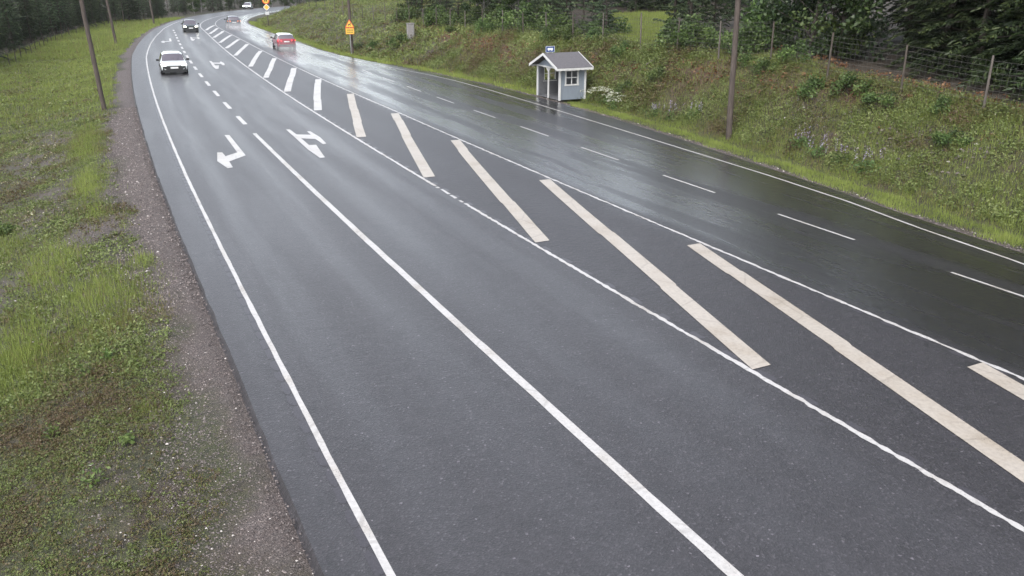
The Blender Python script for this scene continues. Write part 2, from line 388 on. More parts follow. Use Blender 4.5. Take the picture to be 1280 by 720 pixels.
M['car_glass'] = mk_glass('car_glass_with_sheen', (.075, .065, .08))  # pinkish reflected light is put into the glass colour
M['tyre'] = simple('tyre_rubber', (.018, .018, .019), .7)
M['rim'] = simple('alloy_rim', (.35, .36, .37), .3, .8)
M['plastic'] = simple('black_trim_plastic', (.018, .019, .02), .45)
M['plate'] = simple('number_plate_white', (.62, .63, .62), .4)
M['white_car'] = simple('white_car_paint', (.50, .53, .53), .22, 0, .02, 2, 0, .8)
M['dark_car'] = simple('dark_green_car_paint', (.022, .030, .028), .22, .2, .05, 2, 0, .8)
M['blue_car'] = simple('dark_slate_car_paint', (.035, .042, .055), .25, .2, .05, 2, 0, .8)
M['red_car'] = simple('red_car_paint', (.24, .012, .026), .22, .1, .05, 2, 0, .8)
M['lamp_lens'] = simple('headlamp_lens', (.62, .66, .66), .15, 0, .03, 3, 0, .6)
M['lamp_on'] = emis('lit_headlamp', (1., .98, .86), 7.0)
M['lamp_on_soft'] = emis('lit_running_lamp', (.92, 1., .92), 5.0)
M['tail_on'] = emis('lit_tail_lamp', (.9, .05, .05), 1.3)
M['amber'] = emis('orange_lamp', (.9, .25, .08), .7)
M['sign_yellow'] = simple('yellow_sign_face', (.58, .37, .05), .4, 0, .05)
M['sign_red'] = simple('red_sign_border', (.52, .06, .03), .4, 0, .05)
M['sign_black'] = simple('black_sign_print', (.02, .018, .016), .5)
M['sign_white'] = simple('white_sign_print', (.70, .71, .72), .4)
M['sign_grey'] = simple('pale_grey_plate', (.42, .43, .43), .5)
M['sign_blue'] = simple('blue_sign_face', (.012, .05, .19), .35, 0, .05)
M['sign_back'] = simple('dull_sign_back', (.30, .31, .31), .5, .5)
def stone_mat():
    t = NT('loose_stone'); a = t.attr('tint')
    t.col(t.ramp(a, [(0, (.035, .028, .027)), (.5, (.10, .082, .078)), (.85, (.19, .16, .15)), (1, (.42, .39, .37))])); t.rough(.6); return t.m
M['stone'] = stone_mat()
#=====END2
# ------------------------------------------------------------------ ground, road, markings
def strip_mesh(name, s_arr, cols, zf, mat, parent=None):
    """surface swept along the road: cols = list of functions of s giving offsets"""
    ns, nc = len(s_arr), len(cols)
    V = np.zeros((ns, nc, 3)); UV = np.zeros((ns, nc, 2))
    for j, cfun in enumerate(cols):
        o = cfun(s_arr) if callable(cfun) else np.full(ns, cfun)
        x, y = W(s_arr, o); V[:, j, 0] = x; V[:, j, 1] = y; V[:, j, 2] = zf(s_arr, o, j); UV[:, j, 0] = o; UV[:, j, 1] = s_arr
    idx = np.arange(ns*nc).reshape(ns, nc)
    F = np.stack([idx[:-1, :-1], idx[:-1, 1:], idx[1:, 1:], idx[1:, :-1]], -1).reshape(-1, 4)
    return V.reshape(-1, 3), F, UV.reshape(-1, 2)
S_road = np.concatenate([np.arange(-40, 160, .5), np.arange(160, 360, 2.0)])
def frac(k): return lambda s: oA(s)*(1-k) + oH(s)*k
edge_n = lambda s, sd: (fbm(s, s*0+sd, 1.7, 31, 3)-.5)*.06
cols = [lambda s: oA(s)-.10+edge_n(s, 3), lambda s: oA(s)+edge_n(s, 3)] + [frac(k) for k in np.linspace(.04, .96, 20)] + [lambda s: oH(s)+edge_n(s, 8), lambda s: oH(s)+.10+edge_n(s, 8)]
V, F, UV = strip_mesh('road', S_road, cols, lambda s, o, j: np.full(len(s), -.16 if j in (0, len(cols)-1) else 0.0), None)
road = npmesh('road', V, F, M['road'], uv=UV, smooth=False)
tag(road, 'wet dark asphalt road curving away to the left between grass verges', 'road', None, 'structure')
# ground
left_o = [-1, -.5, -.25, -.1, .0, .3, .6, .9, 1.2, 1.6, 2.0, 2.5, 3, 3.5, 4, 4.6, 5.3, 6, 7, 8, 9.2, 10.5, 12, 14, 17, 20, 25, 32, 42, 60, 100, 600][::-1]
right_o = [.0, .1, .25, .5, .8, 1.1, 1.4, 1.7, 2.0, 2.3, 2.6, 2.9, 3.2, 3.5, 3.8, 4.1, 4.4, 4.7, 5, 5.4, 5.8, 6.3, 6.8, 7.4, 8, 8.7, 9.5, 10.5, 12, 14, 16, 19, 23, 28, 35, 45, 60, 90, 150]
S_gnd = np.concatenate([[-400, -200, -100], np.arange(-40, 4, 2.0), np.arange(4, 60, .35), np.arange(60, 170, .8), np.arange(170, 420, 4.0)])
gc = [(lambda d: (lambda s: oA(s) - d))(d) for d in left_o[:-1]] + [lambda s: oA(s)*.8+oH(s)*.2, lambda s: oA(s)*.2+oH(s)*.8] + [(lambda d: (lambda s: oH(s) + d))(d) for d in right_o]
SO_ = [np.array(f_(S_gnd)) for f_ in gc]
def Wx(s, o):
    x, y = W(s, o); back = np.minimum(np.asarray(s) + 40, 0); h = RT[0]
    return x + h[0]*back, y + h[1]*back
ns, nc = len(S_gnd), len(gc); V = np.zeros((ns, nc, 3)); ED = np.zeros((ns, nc)); OO = np.zeros((ns, nc))
for j in range(nc):
    x, y = Wx(S_gnd, SO_[j]); V[:, j, 0] = x; V[:, j, 1] = y; V[:, j, 2] = zso(S_gnd, SO_[j]); OO[:, j] = SO_[j]
SSg = np.repeat(S_gnd[:, None], nc, 1)
V[:, :, 2][(OO > oA(SSg)+.02) & (OO < oH(SSg)-.02)] = -.14
dl = oA(SSg) - OO; dr = OO - oH(SSg); ED = np.maximum(dl, dr)
X, Y = V[:, :, 0], V[:, :, 1]
nz = fbm(X, Y, .55, 21, 4)
grav = np.where(dl > -.3, sstep(gW(SSg)+.22 + (nz-.5)*1.6, gW(SSg)-.22 + (nz-.5)*1.6, dl), sstep(.5 + (nz-.5)*.8, .15 + (nz-.5)*.8, dr))
bare = sstep(.42, .62, fbm(X, Y, .7, 91, 4))*sstep(16, 21, SSg)*(1-sstep(42, 52, SSg))*sstep(6.5, 3.5, dl)
grav = np.where(dl > -.3, np.maximum(grav, bare*.8), grav)
SOIL = [(24.5, 17.3, 3.5, .45, .7), (62.5, 16.2, 7, 1.1, 1), (55, 16.6, 5, 1.0, .9), (33.5, 16.9, 4, 1.0, .9), (21.5, 18.9, 6, .8, 1), (29, 16.9, 3, .8, .7), (28, 19.4, 5, .8, .9), (27.5, 17.0, 1.6, .5, .6), (40, 16.6, 3, .6, .7), (47, 16.9, 4, .7, .6), (19, 15.6, 1.4, .5, .5), (70, 16.6, 4, .6, .5)]
def soil_at(s, o, x, y):
    v = 0*s
    for a, b, ra, rb, w in SOIL: v = np.maximum(v, w*np.exp(-(((s-a)/ra)**2 + ((o-b)/rb)**2)))
    n = fbm(x, y, .8, 44, 4)
    return np.clip(v*(.55 + 1.2*(n-.2)) + .45*sstep(.64, .78, n)*(o > oH(s)+2.4)*(o < oFence(s)+1), 0, 1)
def clearing(x, y):
    """open grass lane running back between the trees behind the fence"""
    t = np.clip((y-47.)/36., 0, 1); cx = 7.0 + 5.6*t; hw = 1.5 + 1.5*t
    return (np.abs(x-cx) < hw) & (y > 44) & (y < 84)
litter = np.where(OO > 0, sstep(.4, 2.0, OO - oFence(SSg)), 0)
litter = np.where((SSg > 84) & (OO > 0), sstep(11, 15, OO - oFence(SSg)), litter)
litter = np.where((SSg > 165) & (OO > 0), sstep(4, 8, OO - oH(SSg)), litter)
litter[clearing(X, Y)] = 0
LEDGE = lin([-40, 50, 70, 90, 125, 140, 150, 165, 200, 420], [-30, -29, -24, -20.5, -20.0, -18.0, -17, -12.5, -11, -11])
litter = np.where(OO < 0, sstep(-.5, 2.5, LEDGE(SSg) - OO), litter)
idx = np.arange(ns*nc).reshape(ns, nc)
F = np.stack([idx[:-1, :-1], idx[:-1, 1:], idx[1:, 1:], idx[1:, :-1]], -1).reshape(-1, 4)
ground = npmesh('ground', V.reshape(-1, 3), F, M['ground'], smooth=True, attrs={
    'edge': ('POINT', ED.ravel()), 'soil': ('POINT', soil_at(SSg, OO, X, Y).ravel()), 'litter': ('POINT', litter.ravel()), 'gravel': ('POINT', grav.ravel())})
tag(ground, 'roadside terrain of grass, gravel and soil banks', 'ground', None, 'structure')
# ---- markings: thin sheets 4 mm above the asphalt, parts of the road
def line_part(name, s0, s1, of, width, mat, z=.004, step=.4, wob=.0, seed=1, fq=2.2):
    s = np.linspace(s0, s1, max(2, int((s1-s0)/step)+1))
    w0 = width/2 + (fbm(s, s*0, fq, seed, 2)-.5)*wob; w1 = width/2 + (fbm(s, s*0+9, fq, seed+5, 2)-.5)*wob
    V, F, UV = strip_mesh(name, s, [lambda q: of(q)-w0, lambda q: of(q)+w1], lambda a, b, j: np.full(len(a), z), None)
    return npmesh(name, V, F, mat, road, uv=UV)
line_part('edge_line', -25, 158, oB, .095, M['paint'], wob=.03, seed=3)
line_part('edge_line', -25, 200, oG, .085, M['paint'], wob=.02, seed=4)
line_part('lane_line', -25, 38.3, oC, .165, M['paint'], wob=.025, seed=5)
s = 41.0; k = 0
while s < 128:
    line_part('lane_dash', s, s+2.75, oC, .20, M['paint'], wob=.03, seed=6+k); s += 5.55; k += 1
oD = lin([-40, 420], [0, 0])
line_part('median_line', -25, 22.9, oD, .095, M['paint'], wob=.07, seed=11, step=.06, fq=7)
for a, b in ((23.05, 23.3), (23.6, 24.05), (24.2, 24.9), (25.1, 25.3)): line_part('median_line', a, b, oD, .10, M['paint'], wob=.08, seed=12, step=.08)
line_part('median_line', 25.45, 190, oD, .105, M['paint'], wob=.05, seed=13, step=.1, fq=5)
line_part('median_line', -25, 190, oE, .085, M['paint'], wob=.07, seed=14, step=.08, fq=6)
s = 12.3 - 3.1 - 5.72*5
while s < 66:
    line_part('bay_dash', s, s+2.85, oF, .085, M['paint'], wob=.015, seed=41); s += 5.72
bars = [-16.2, -8.0, .3, 8.5, 16.45, 24.65, 32.93, 41.3, 49.9, 58.55, 67.1, 76.5, 85.2, 95.2, 103.3, 111.8, 121.0, 129.0, 137.5]
for k, s0 in enumerate(bars):
    L = 14.55 + (1.0 if 76 < s0 < 86 else 0) - (1.2 if s0 > 103 else 0); s1 = s0 - L; e0 = float(oE(s0)) - .07
    w = .42 if s0 < 70 else .38
    n = 130; pts = []
    rr = R0(60+k)
    for i in range(n+1):
        t = i/n; sa = s1 + (s0-s1)*t
        a = .06 + (e0-w-.06)*t; b = a + w
        # hand-laid strips: small steps where one length of tape ends
        jog = .006*math.sin(7*t+k) + (.032 if (k + i//37) % 3 == 0 else 0)
        pts.append((sa, a+jog, b+jog))
    sa = np.array([p[0] for p in pts]); lo = np.array([p[1] for p in pts]); hi = np.array([p[2] for p in pts])
    V, F, UV = strip_mesh('b', sa, [lambda q: lo, lambda q: hi], lambda a, b, j: np.full(len(a), .009), None)
    npmesh('hatch_stripe', V, F, M['paint_cream'] if s0 < 55 else M['paint'], road, uv=UV)
ARROW_L = [(3.39, -5.06), (3.31, -4.86), (-1.62, -4.89), (-2.55, -5.63), (-3.68, -5.65), (-3.75, -5.84), (-2.3, -6.03), (-0.54, -5.82), (-0.62, -5.64), (-1.48, -5.63), (-0.87, -5.1)]
ARROW_S = [(3.72, -2.33), (3.67, -2.16), (2.21, -2.15), (1.86, -1.59), (2.82, -1.56), (2.78, -1.42), (1.06, -1.36), (-0.49, -1.46), (-0.6, -1.62), (0.75, -1.64), (1.17, -2.16), (-0.54, -2.19), (-0.58, -1.91), (-3.33, -2.19), (-3.36, -2.39), (-1.47, -2.44), (-0.71, -2.42), (1.6, -2.36)]
for A, s0, do in ((ARROW_L, 35, 0), (ARROW_L, 70, -.1), (ARROW_L, 104.5, .35), (ARROW_S, 35, 0), (ARROW_S, 72.2, 0), (ARROW_S, 106.4, 0)):
    p = []
    for ds, o in A:
        x, y = W(s0+ds, o+do); p.append((float(x), float(y), .006))
    mb = MB(); mb.add(p, [tuple(range(len(p)))]); mb.build('turn_arrow', M['paint'], road)
# milled rumble grooves beside the lines
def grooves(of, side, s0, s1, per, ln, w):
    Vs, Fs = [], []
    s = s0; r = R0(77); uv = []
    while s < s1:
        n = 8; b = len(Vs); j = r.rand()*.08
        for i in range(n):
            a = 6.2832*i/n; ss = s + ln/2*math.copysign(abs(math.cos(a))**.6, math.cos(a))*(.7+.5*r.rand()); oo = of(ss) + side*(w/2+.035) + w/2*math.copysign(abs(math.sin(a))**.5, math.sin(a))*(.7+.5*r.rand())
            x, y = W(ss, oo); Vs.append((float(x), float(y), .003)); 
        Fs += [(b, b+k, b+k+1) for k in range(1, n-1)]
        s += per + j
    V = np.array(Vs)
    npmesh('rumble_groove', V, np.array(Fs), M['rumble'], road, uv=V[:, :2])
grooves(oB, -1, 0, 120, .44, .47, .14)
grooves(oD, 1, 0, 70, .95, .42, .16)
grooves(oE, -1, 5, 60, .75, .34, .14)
# ------------------------------------------------------------------ vegetation
def unit(v): return v/np.maximum(np.linalg.norm(v, axis=1), 1e-6)[:, None]
def diamonds(C, U, V):
    n = len(C); A = np.empty((n, 4, 3)); A[:, 0] = C-U; A[:, 1] = C-V; A[:, 2] = C+U; A[:, 3] = C+V
    return A.reshape(-1, 3), np.arange(n*4).reshape(n, 4)
def rand_dirs(r, n):
    v = r.randn(n, 3); return unit(v)
def leafquads(r, C, size, aspect=.5, up=.6):
    n = len(C); nrm = unit(rand_dirs(r, n) + np.array([0, 0, up])); u = unit(np.cross(nrm, rand_dirs(r, n))); v = np.cross(nrm, u)
    sz = np.asarray(size)*(.65+.7*r.rand(n)); return diamonds(C, u*sz[:, None]*.5, v*(sz*aspect)[:, None]*.5)
def blades(r, x, y, z, h, w, tint, lean=.35, name='grass', mat=None):
    n = len(x); a = r.rand(n)*6.2832; l = lean*r.rand(n); b = r.rand(n)*6.2832
    P = np.stack([x, y, z-.02], 1); d = np.stack([np.cos(a), np.sin(a), 0*a], 1)*(w/2)[:, None]
    L = np.stack([np.cos(b)*l, np.sin(b)*l, np.sqrt(1-l*l)], 1)*h[:, None]
    A = np.empty((n, 3, 3)); A[:, 0] = P-d; A[:, 1] = P+d; A[:, 2] = P+L
    return A.reshape(-1, 3), np.arange(n*3).reshape(n, 3), tint
def scatter(r, n, s0, s1, of0, of1):
    s = s0 + (s1-s0)*r.rand(n); a = np.asarray(of0(s)); b = np.asarray(of1(s)); o = a + (b-a)*r.rand(n); x, y = W(s, o); return s, o, x, y
# --- grass of the left verge (two tall lush patches, thin tufts on the mossy soil, meadow further off)
LUSH = [(19.5, -10.2, 2.2, 1.0, 1.), (23.0, -11.3, 2.6, .9, .9), (21.6, -9.2, .9, .45, .8), (18.0, -11.7, 2.2, .8, .9), (32, -10.5, 3.4, .55, .9), (34.5, -9.7, 1.2, .35, .7), (40, -10.6, 5, .8, .8), (27.5, -10.2, 1.6, .35, .7), (30, -9.1, .8, .2, .6), (25.5, -9.5, .8, .25, .5), (13.5, -9.55, .5, .25, .5), (26, -12.7, 2.5, .8, .6)]
def lush(s, o):
    v = 0*s
    for a, b, ra, rb, w in LUSH: v = np.maximum(v, w*np.exp(-(((s-a)/ra)**2+((o-b)/rb)**2)))
    return v
gl = []
for (n, s0, s1, d0, d1, h0, wd) in ((150000, 4, 18, .55, 5.5, .055, .007), (190000, 15, 46, .6, 9, .085, .011), (120000, 44, 100, .8, 14, .14, .022), (60000, 95, 170, .6, 13, .22, .045)):
    r = R0(100+n % 97); s, o, x, y = scatter(r, n, s0, s1, lambda q: oA(q)-d1, lambda q: oA(q)-.35)
    d = oA(s)-o; nzv = fbm(x, y, .9, 55, 4); big = fbm(x, y, .33, 57, 3); L = lush(s, o)
    farm = sstep(40, 58, s); br_ = sstep(.40, .60, fbm(x, y, .7, 91, 4))*sstep(16, 21, s)*(1-sstep(42, 52, s))*(1-sstep(3.5, 6.5, d))*(1-np.clip(L*1.6, 0, 1))
    dens = np.clip(.36 + 1.4*(nzv-.48) + L*1.0 + farm*.75, 0, 1)*(1-.88*br_)*sstep(-.05, .5, d - gW(s) + (nzv-.5)*1.4)
    k = r.rand(n) < dens; s, o, x, y, L, nzv, big, farm = [q[k] for q in (s, o, x, y, L, nzv, big, farm)]; m = len(s)
    h = h0*(.5+.9*r.rand(m))*(1 + 2.0*L*(1-farm*.5) + .5*farm); t = np.clip(.42 + .42*L + .28*farm + (big-.5)*.9 + r.randn(m)*.20 - .12*(1-farm)*(1-L), 0, 1)
    tall = r.rand(m) < .018; h = np.where(tall, h*2.6, h); t = np.where(tall, np.where(r.rand(m) < .5, .04, .9), t)
    gl.append(blades(r, x, y, zso(s, o), h, wd*(.6+.8*r.rand(m)), t, .5))
# --- right verge: bright band along the asphalt
for (n, s0, s1, h0, wd) in ((70000, 8, 45, .13, .016), (60000, 45, 150, .17, .034)):
    r = R0(200+n % 89); s, o, x, y = scatter(r, n, s0, s1, lambda q: oH(q)+.22, lambda q: oH(q)+2.2)
    nzv = fbm(x, y, 1.1, 61, 3); d = o-oH(s)
    k = (r.rand(n) < np.clip(.45+1.2*(nzv-.4), .15, 1)*sstep(.2, .6, d+(nzv-.5)*.6)*(1-.55*sstep(1.5, 2.2, d))) & ~((s > 41.6) & (s < 45.4) & (o > 12.6) & (o < 15.6))
    s, o, x, y, nzv = [q[k] for q in (s, o, x, y, nzv)]; m = len(s)
    gl.append(blades(r, x, y, zso(s, o), h0*(.5+1.1*r.rand(m)), wd*(.6+.8*r.rand(m)), np.clip(.74+(nzv-.5)*.8+r.randn(m)*.15, 0, 1)))
# --- sparse grass on the bank and in the clearing
for (n, s0, s1, h0, wd) in ((170000, 8, 60, .19, .016), (70000, 60, 170, .22, .045)):
    r = R0(300+n % 83); s, o, x, y = scatter(r, n, s0, s1, lambda q: oH(q)+1.8, lambda q: oFence(q)+1.5+12*sstep(80, 90, q))
    nzv = fbm(x, y, .8, 66, 4); so = soil_at(s, o, x, y)
    k = r.rand(n) < np.clip(.65+1.5*(nzv-.45), .12, 1)*(1-.85*so)
    s, o, x, y, nzv = [q[k] for q in (s, o, x, y, nzv)]; m = len(s)
    gl.append(blades(r, x, y, zso(s, o), h0*(.5+1.1*r.rand(m)), wd*(.6+.8*r.rand(m)), np.clip(.45+(nzv-.5)*1.3+r.randn(m)*.22, 0, 1)))
r = R0(17); yy = 46 + 38*r.rand(26000); t = np.clip((yy-47)/36, 0, 1); xx = 7.0+5.6*t + (r.rand(26000)*2-1)*(1.7+1.6*t)
s, o = SO(xx, yy); k = o > oFence(s)+.3; xx, yy, s, o = xx[k], yy[k], s[k], o[k]; m = len(s)
gl.append(blades(r, xx, yy, zso(s, o), .28*(.5+r.rand(m)), np.full(m, .03), np.clip(.62+r.randn(m)*.2, 0, 1)))
V = np.concatenate([g[0] for g in gl]); off = np.cumsum([0]+[len(g[0]) for g in gl[:-1]]); F = np.concatenate([g[1]+b for g, b in zip(gl, off)]); T = np.concatenate([g[2] for g in gl])
tag(npmesh('grass', V, F, M['grass'], attrs={'tint': ('FACE', T)}), 'short and tufted green grass growing on the verges', 'grass', None, 'stuff')
# --- low broad-leaved weeds
def weedset(seed, n, s0, s1, f0, f1, lpc, rad, hgt, lsz, densf, tintf):
    r = R0(seed); s, o, x, y = scatter(r, n, s0, s1, f0, f1); k = r.rand(n) < densf(s, o, x, y)
    s, o, x, y = s[k], o[k], x[k], y[k]; m = len(s); R_ = rad*(.5+r.rand(m)); H_ = hgt*(.4+1.2*r.rand(m)**1.5); t0 = tintf(s, o, x, y, r)
    C = np.repeat(np.stack([x, y, zso(s, o)], 1), lpc, 0); q = m*lpc; a = r.rand(q)*6.2832; rr = np.sqrt(r.rand(q))*np.repeat(R_, lpc)
    hz = np.repeat(H_, lpc)*r.rand(q)*(1-.5*(rr/np.repeat(R_, lpc))**2)
    C = C + np.stack([rr*np.cos(a), rr*np.sin(a), hz+.01], 1)
    Vv, Ff = leafquads(r, C, np.full(q, lsz), .55, .9)
    return Vv, Ff, np.clip(np.repeat(t0, lpc)+r.randn(q)*.10+.12*(hz/np.maximum(np.repeat(H_, lpc), .01)-.5), 0, 1)
ws = []
nodes_sh = lambda s, o: ((s > 41.3) & (s < 45.5) & (o > 12.6) & (o < 15.8))
bank_t = lambda s, o, x, y, r: np.clip(.50+(fbm(x, y, .5, 71, 4)-.5)*2.0+r.randn(len(s))*.13, 0, .92)
bank_d = lambda s, o, x, y: np.clip(.62+2.1*(fbm(x, y, .75, 73, 4)-.5), .08, 1)*(1-.8*soil_at(s, o, x, y))*~nodes_sh(s, o)
ws.append(weedset(401, 8500, 8, 34, lambda q: oH(q)+2.0, lambda q: oFence(q)+.9, 15, .18, .34, .075, bank_d, bank_t))
ws.append(weedset(402, 12000, 34, 66, lambda q: oH(q)+2.0, lambda q: oFence(q)+.9, 12, .23, .44, .10, bank_d, bank_t))
ws.append(weedset(403, 7500, 66, 160, lambda q: oH(q)+1.5, lambda q: oFence(q)+1+11*sstep(80, 90, q), 9, .35, .42, .19, bank_d, bank_t))
left_d = lambda s, o, x, y: np.clip(.60+1.9*(fbm(x, y, .8, 75, 4)-.5), .10, 1)*sstep(-.05, .5, oA(s)-o-gW(s)+(fbm(x, y, .9, 55, 4)-.5)*1.4)*(1-.5*lush(s, o))
left_d0 = left_d
left_d = lambda s, o, x, y: left_d0(s, o, x, y)*(1-.8*sstep(.40, .60, fbm(x, y, .7, 91, 4))*sstep(16, 21, s)*(1-sstep(42, 52, s))*(1-sstep(3.5, 6.5, oA(s)-o))*(1-np.clip(lush(s, o)*1.6, 0, 1)))
left_t = lambda s, o, x, y, r: np.clip(.44-.12*(s < 15)+(fbm(x, y, .7, 77, 4)-.5)*1.5+r.randn(len(s))*.16+.15*sstep(45, 60, s), 0, .95)
ws.append(weedset(411, 26000, 4, 17, lambda q: oA(q)-5.5, lambda q: oA(q)-.7, 9, .06, .05, .034, left_d, left_t))
ws.append(weedset(412, 24000, 15, 48, lambda q: oA(q)-9, lambda q: oA(q)-.9, 8, .11, .11, .062, left_d, left_t))
ws.append(weedset(413, 7000, 44, 160, lambda q: oA(q)-13.5, lambda q: oA(q)-1.5, 8, .28, .22, .14, left_d, left_t))
V = np.concatenate([g[0] for g in ws]); off = np.cumsum([0]+[len(g[0]) for g in ws[:-1]]); F = np.concatenate([g[1]+b for g, b in zip(ws, off)]); T = np.concatenate([g[2] for g in ws])
tag(npmesh('weeds', V, F, M['weeds'], attrs={'tint': ('FACE', T)}), 'low leafy weeds and moss covering the banks', 'weeds', None, 'stuff')
# --- dead brown fronds over the bare soil patches under the fence
ws = [weedset(421, 5200, 14, 80, lambda q: oFence(q)-2.4, lambda q: oFence(q)+2.4, 8, .2, .22, .13, lambda s, o, x, y: np.clip(soil_at(s, o, x, y)*.9-.12, 0, 1), lambda s, o, x, y, r: np.clip(.45+.25*r.randn(len(s)), 0, 1))]
tag(npmesh('dead_fronds', ws[0][0], ws[0][1], M['fern_dead'], attrs={'tint': ('FACE', ws[0][2])}), 'reddish brown dead fronds lying along the foot of the fence', 'dead plants', None, 'stuff')
# --- pale seed heads in the rough meadow, small yellow and white flowers
ws = [weedset(431, 1500, 24, 46, lambda q: oA(q)-9, lambda q: oA(q)-3.4, 5, .10, .16, .07, lambda s, o, x, y: np.clip(2.4*(fbm(x, y, .5, 79, 3)-.40), 0, 1), lambda s, o, x, y, r: r.rand(len(s))),
      weedset(432, 900, 46, 120, lambda q: oA(q)-14, lambda q: oA(q)-4, 5, .2, .2, .12, lambda s, o, x, y: np.clip(2.4*(fbm(x, y, .5, 79, 3)-.45), 0, 1), lambda s, o, x, y, r: r.rand(len(s))),
      weedset(433, 160, 14, 60, lambda q: oH(q)+2.4, lambda q: oFence(q), 4, .15, .25, .07, lambda s, o, x, y: np.clip(2.4*(fbm(x, y, .6, 83, 3)-.45), 0, 1), lambda s, o, x, y, r: r.rand(len(s)))]
V = np.concatenate([g[0] for g in ws]); off = np.cumsum([0]+[len(g[0]) for g in ws[:-1]]); F = np.concatenate([g[1]+b for g, b in zip(ws, off)]); T = np.concatenate([g[2] for g in ws])
tag(npmesh('seed_heads', V, F, M['dryleaf'], attrs={'tint': ('FACE', T)}), 'pale dry seed heads scattered among the rough grass', 'seed heads', None, 'stuff')
ws = [weedset(441, 420, 46, 100, lambda q: oH(q)+.5, lambda q: oH(q)+2.6, 3, .12, .3, .05, lambda s, o, x, y: np.clip(3*(fbm(x, y, .5, 85, 3)-.42), 0, 1), lambda s, o, x, y, r: r.rand(len(s)))]
tag(npmesh('yellow_flowers', ws[0][0], ws[0][1], M['yellowflower'], attrs={'tint': ('FACE', ws[0][2])}), 'tiny yellow flowers dotted along the grass edge past the shelter', 'flowers', None, 'stuff')
# --- loose gravel
def stones(seed, n, s0, s1, f0, f1, sz):
    r = R0(seed); s, o, x, y = scatter(r, n, s0, s1, f0, f1); z = zso(s, o); q = sz*(.4+1.2*r.rand(n)**3)
    base = np.array([(1, 0, 0), (-1, 0, 0), (0, 1, 0), (0, -1, 0), (0, 0, 1), (0, 0, -1)], float)
    V = base[None]*(.6+.8*r.rand(n, 6, 1))*q[:, None, None]*np.array([1, 1, .7]); a = r.rand(n)*6.28
    ca, sa = np.cos(a)[:, None], np.sin(a)[:, None]; V = np.stack([V[..., 0]*ca-V[..., 1]*sa, V[..., 0]*sa+V[..., 1]*ca, V[..., 2]], -1)
    V += np.stack([x, y, z+q*.2], 1)[:, None]
    t = np.array([(0, 2, 4), (2, 1, 4), (1, 3, 4), (3, 0, 4), (2, 0, 5), (1, 2, 5), (3, 1, 5), (0, 3, 5)])
    F = (t[None]+np.arange(n)[:, None, None]*6).reshape(-1, 3)
    return V.reshape(-1, 3), F, np.repeat(np.clip(.42+.25*r.randn(n), 0, 1), 8)
ws = [stones(1, 16000, 4, 20, lambda q: oA(q)-1.5, lambda q: oA(q)-.05, .013), stones(2, 16000, 18, 50, lambda q: oA(q)-1.6, lambda q: oA(q)-.05, .022), stones(3, 2500, 4, 30, lambda q: oA(q)-5, lambda q: oA(q)-1, .022), stones(7, 14000, 4, 19, lambda q: oA(q)-2.6, lambda q: oA(q)-.5, .012), stones(8, 9000, 18, 42, lambda q: oA(q)-3.4, lambda q: oA(q)-.6, .024),
      stones(4, 6000, 10, 60, lambda q: oH(q)+.05, lambda q: oH(q)+.6, .025), stones(5, 900, 17, 27, lambda q: oH(q)+3.0, lambda q: oH(q)+5.0, .055)]
V = np.concatenate([g[0] for g in ws]); off = np.cumsum([0]+[len(g[0]) for g in ws[:-1]]); F = np.concatenate([g[1]+b for g, b in zip(ws, off)]); T = np.concatenate([g[2] for g in ws])
tag(npmesh('gravel', V, F, M['stone'], attrs={'tint': ('FACE', T)}), 'loose pinkish grey gravel along the edges of the asphalt', 'gravel', None, 'stuff')
# ------------------------------------------------------------------ tree prototypes
def trunk_mesh(H, r0, seed, z0=0., bend=.15):
    r = random.Random(seed); mb = MB(); n = 7; pts = []; px = py = 0
    for i in range(n):
        t = i/(n-1); px += r.uniform(-bend, bend)*.3; py += r.uniform(-bend, bend)*.3; pts.append((px*t, py*t, -.3+t*(H+.3)))
    mb.tube(pts, [r0*(1-t/(n-1))**.8+.015 for t in range(n)], 8); return mb
def needle_branches(r, branches, sc, droop, twig=.45):
    """branches: list of (base xyz, azimuth, length); returns needle quads"""
    C, U, Vv, T = [], [], [], []
    for (b, az, L, up) in branches:
        n = max(10, int(L*sc)); t = .12+.88*r.rand(n)**.8; side = r.choice([-1, 1], n); d = np.array([math.cos(az), math.sin(az), 0]); p = np.array([-d[1], d[0], 0])
        off = side*r.rand(n)*twig*L*(1.08-t)*.9
        z = up*L*t - droop*L*t*t - .10*np.abs(off) + r.randn(n)*.03
        c = np.array(b)[None] + d[None]*(t*L)[:, None] + p[None]*off[:, None] + np.array([0, 0, 1.])[None]*z[:, None]
        dirn = unit(d[None]*.75 + p[None]*(side*.7)[:, None] + np.array([0, 0, 1.])[None]*(-.25+r.randn(n)*.28)[:, None])
        w = unit(np.cross(dirn, np.array([0, 0, 1.])[None]+.5*r.randn(n, 3)))
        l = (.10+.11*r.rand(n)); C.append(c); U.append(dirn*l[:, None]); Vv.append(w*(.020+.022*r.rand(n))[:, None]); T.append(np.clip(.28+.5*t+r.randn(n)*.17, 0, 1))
    C, U, Vv, T = map(np.concatenate, (C, U, Vv, T)); V, F = diamonds(C, U, Vv); return V, F, T
PROTO = {}
def tree_proto(name, label, cat, group, trunk, bark, crowns):
    root = empty(name, (0, -300, -50)); tag(root, label, cat, group)
    trunk.build('trunk', bark, root, smooth=True)
    for nm, (V, F, T), mat in crowns: npmesh(nm, V, F, mat, root, attrs={'tint': ('FACE', T)})
    return root
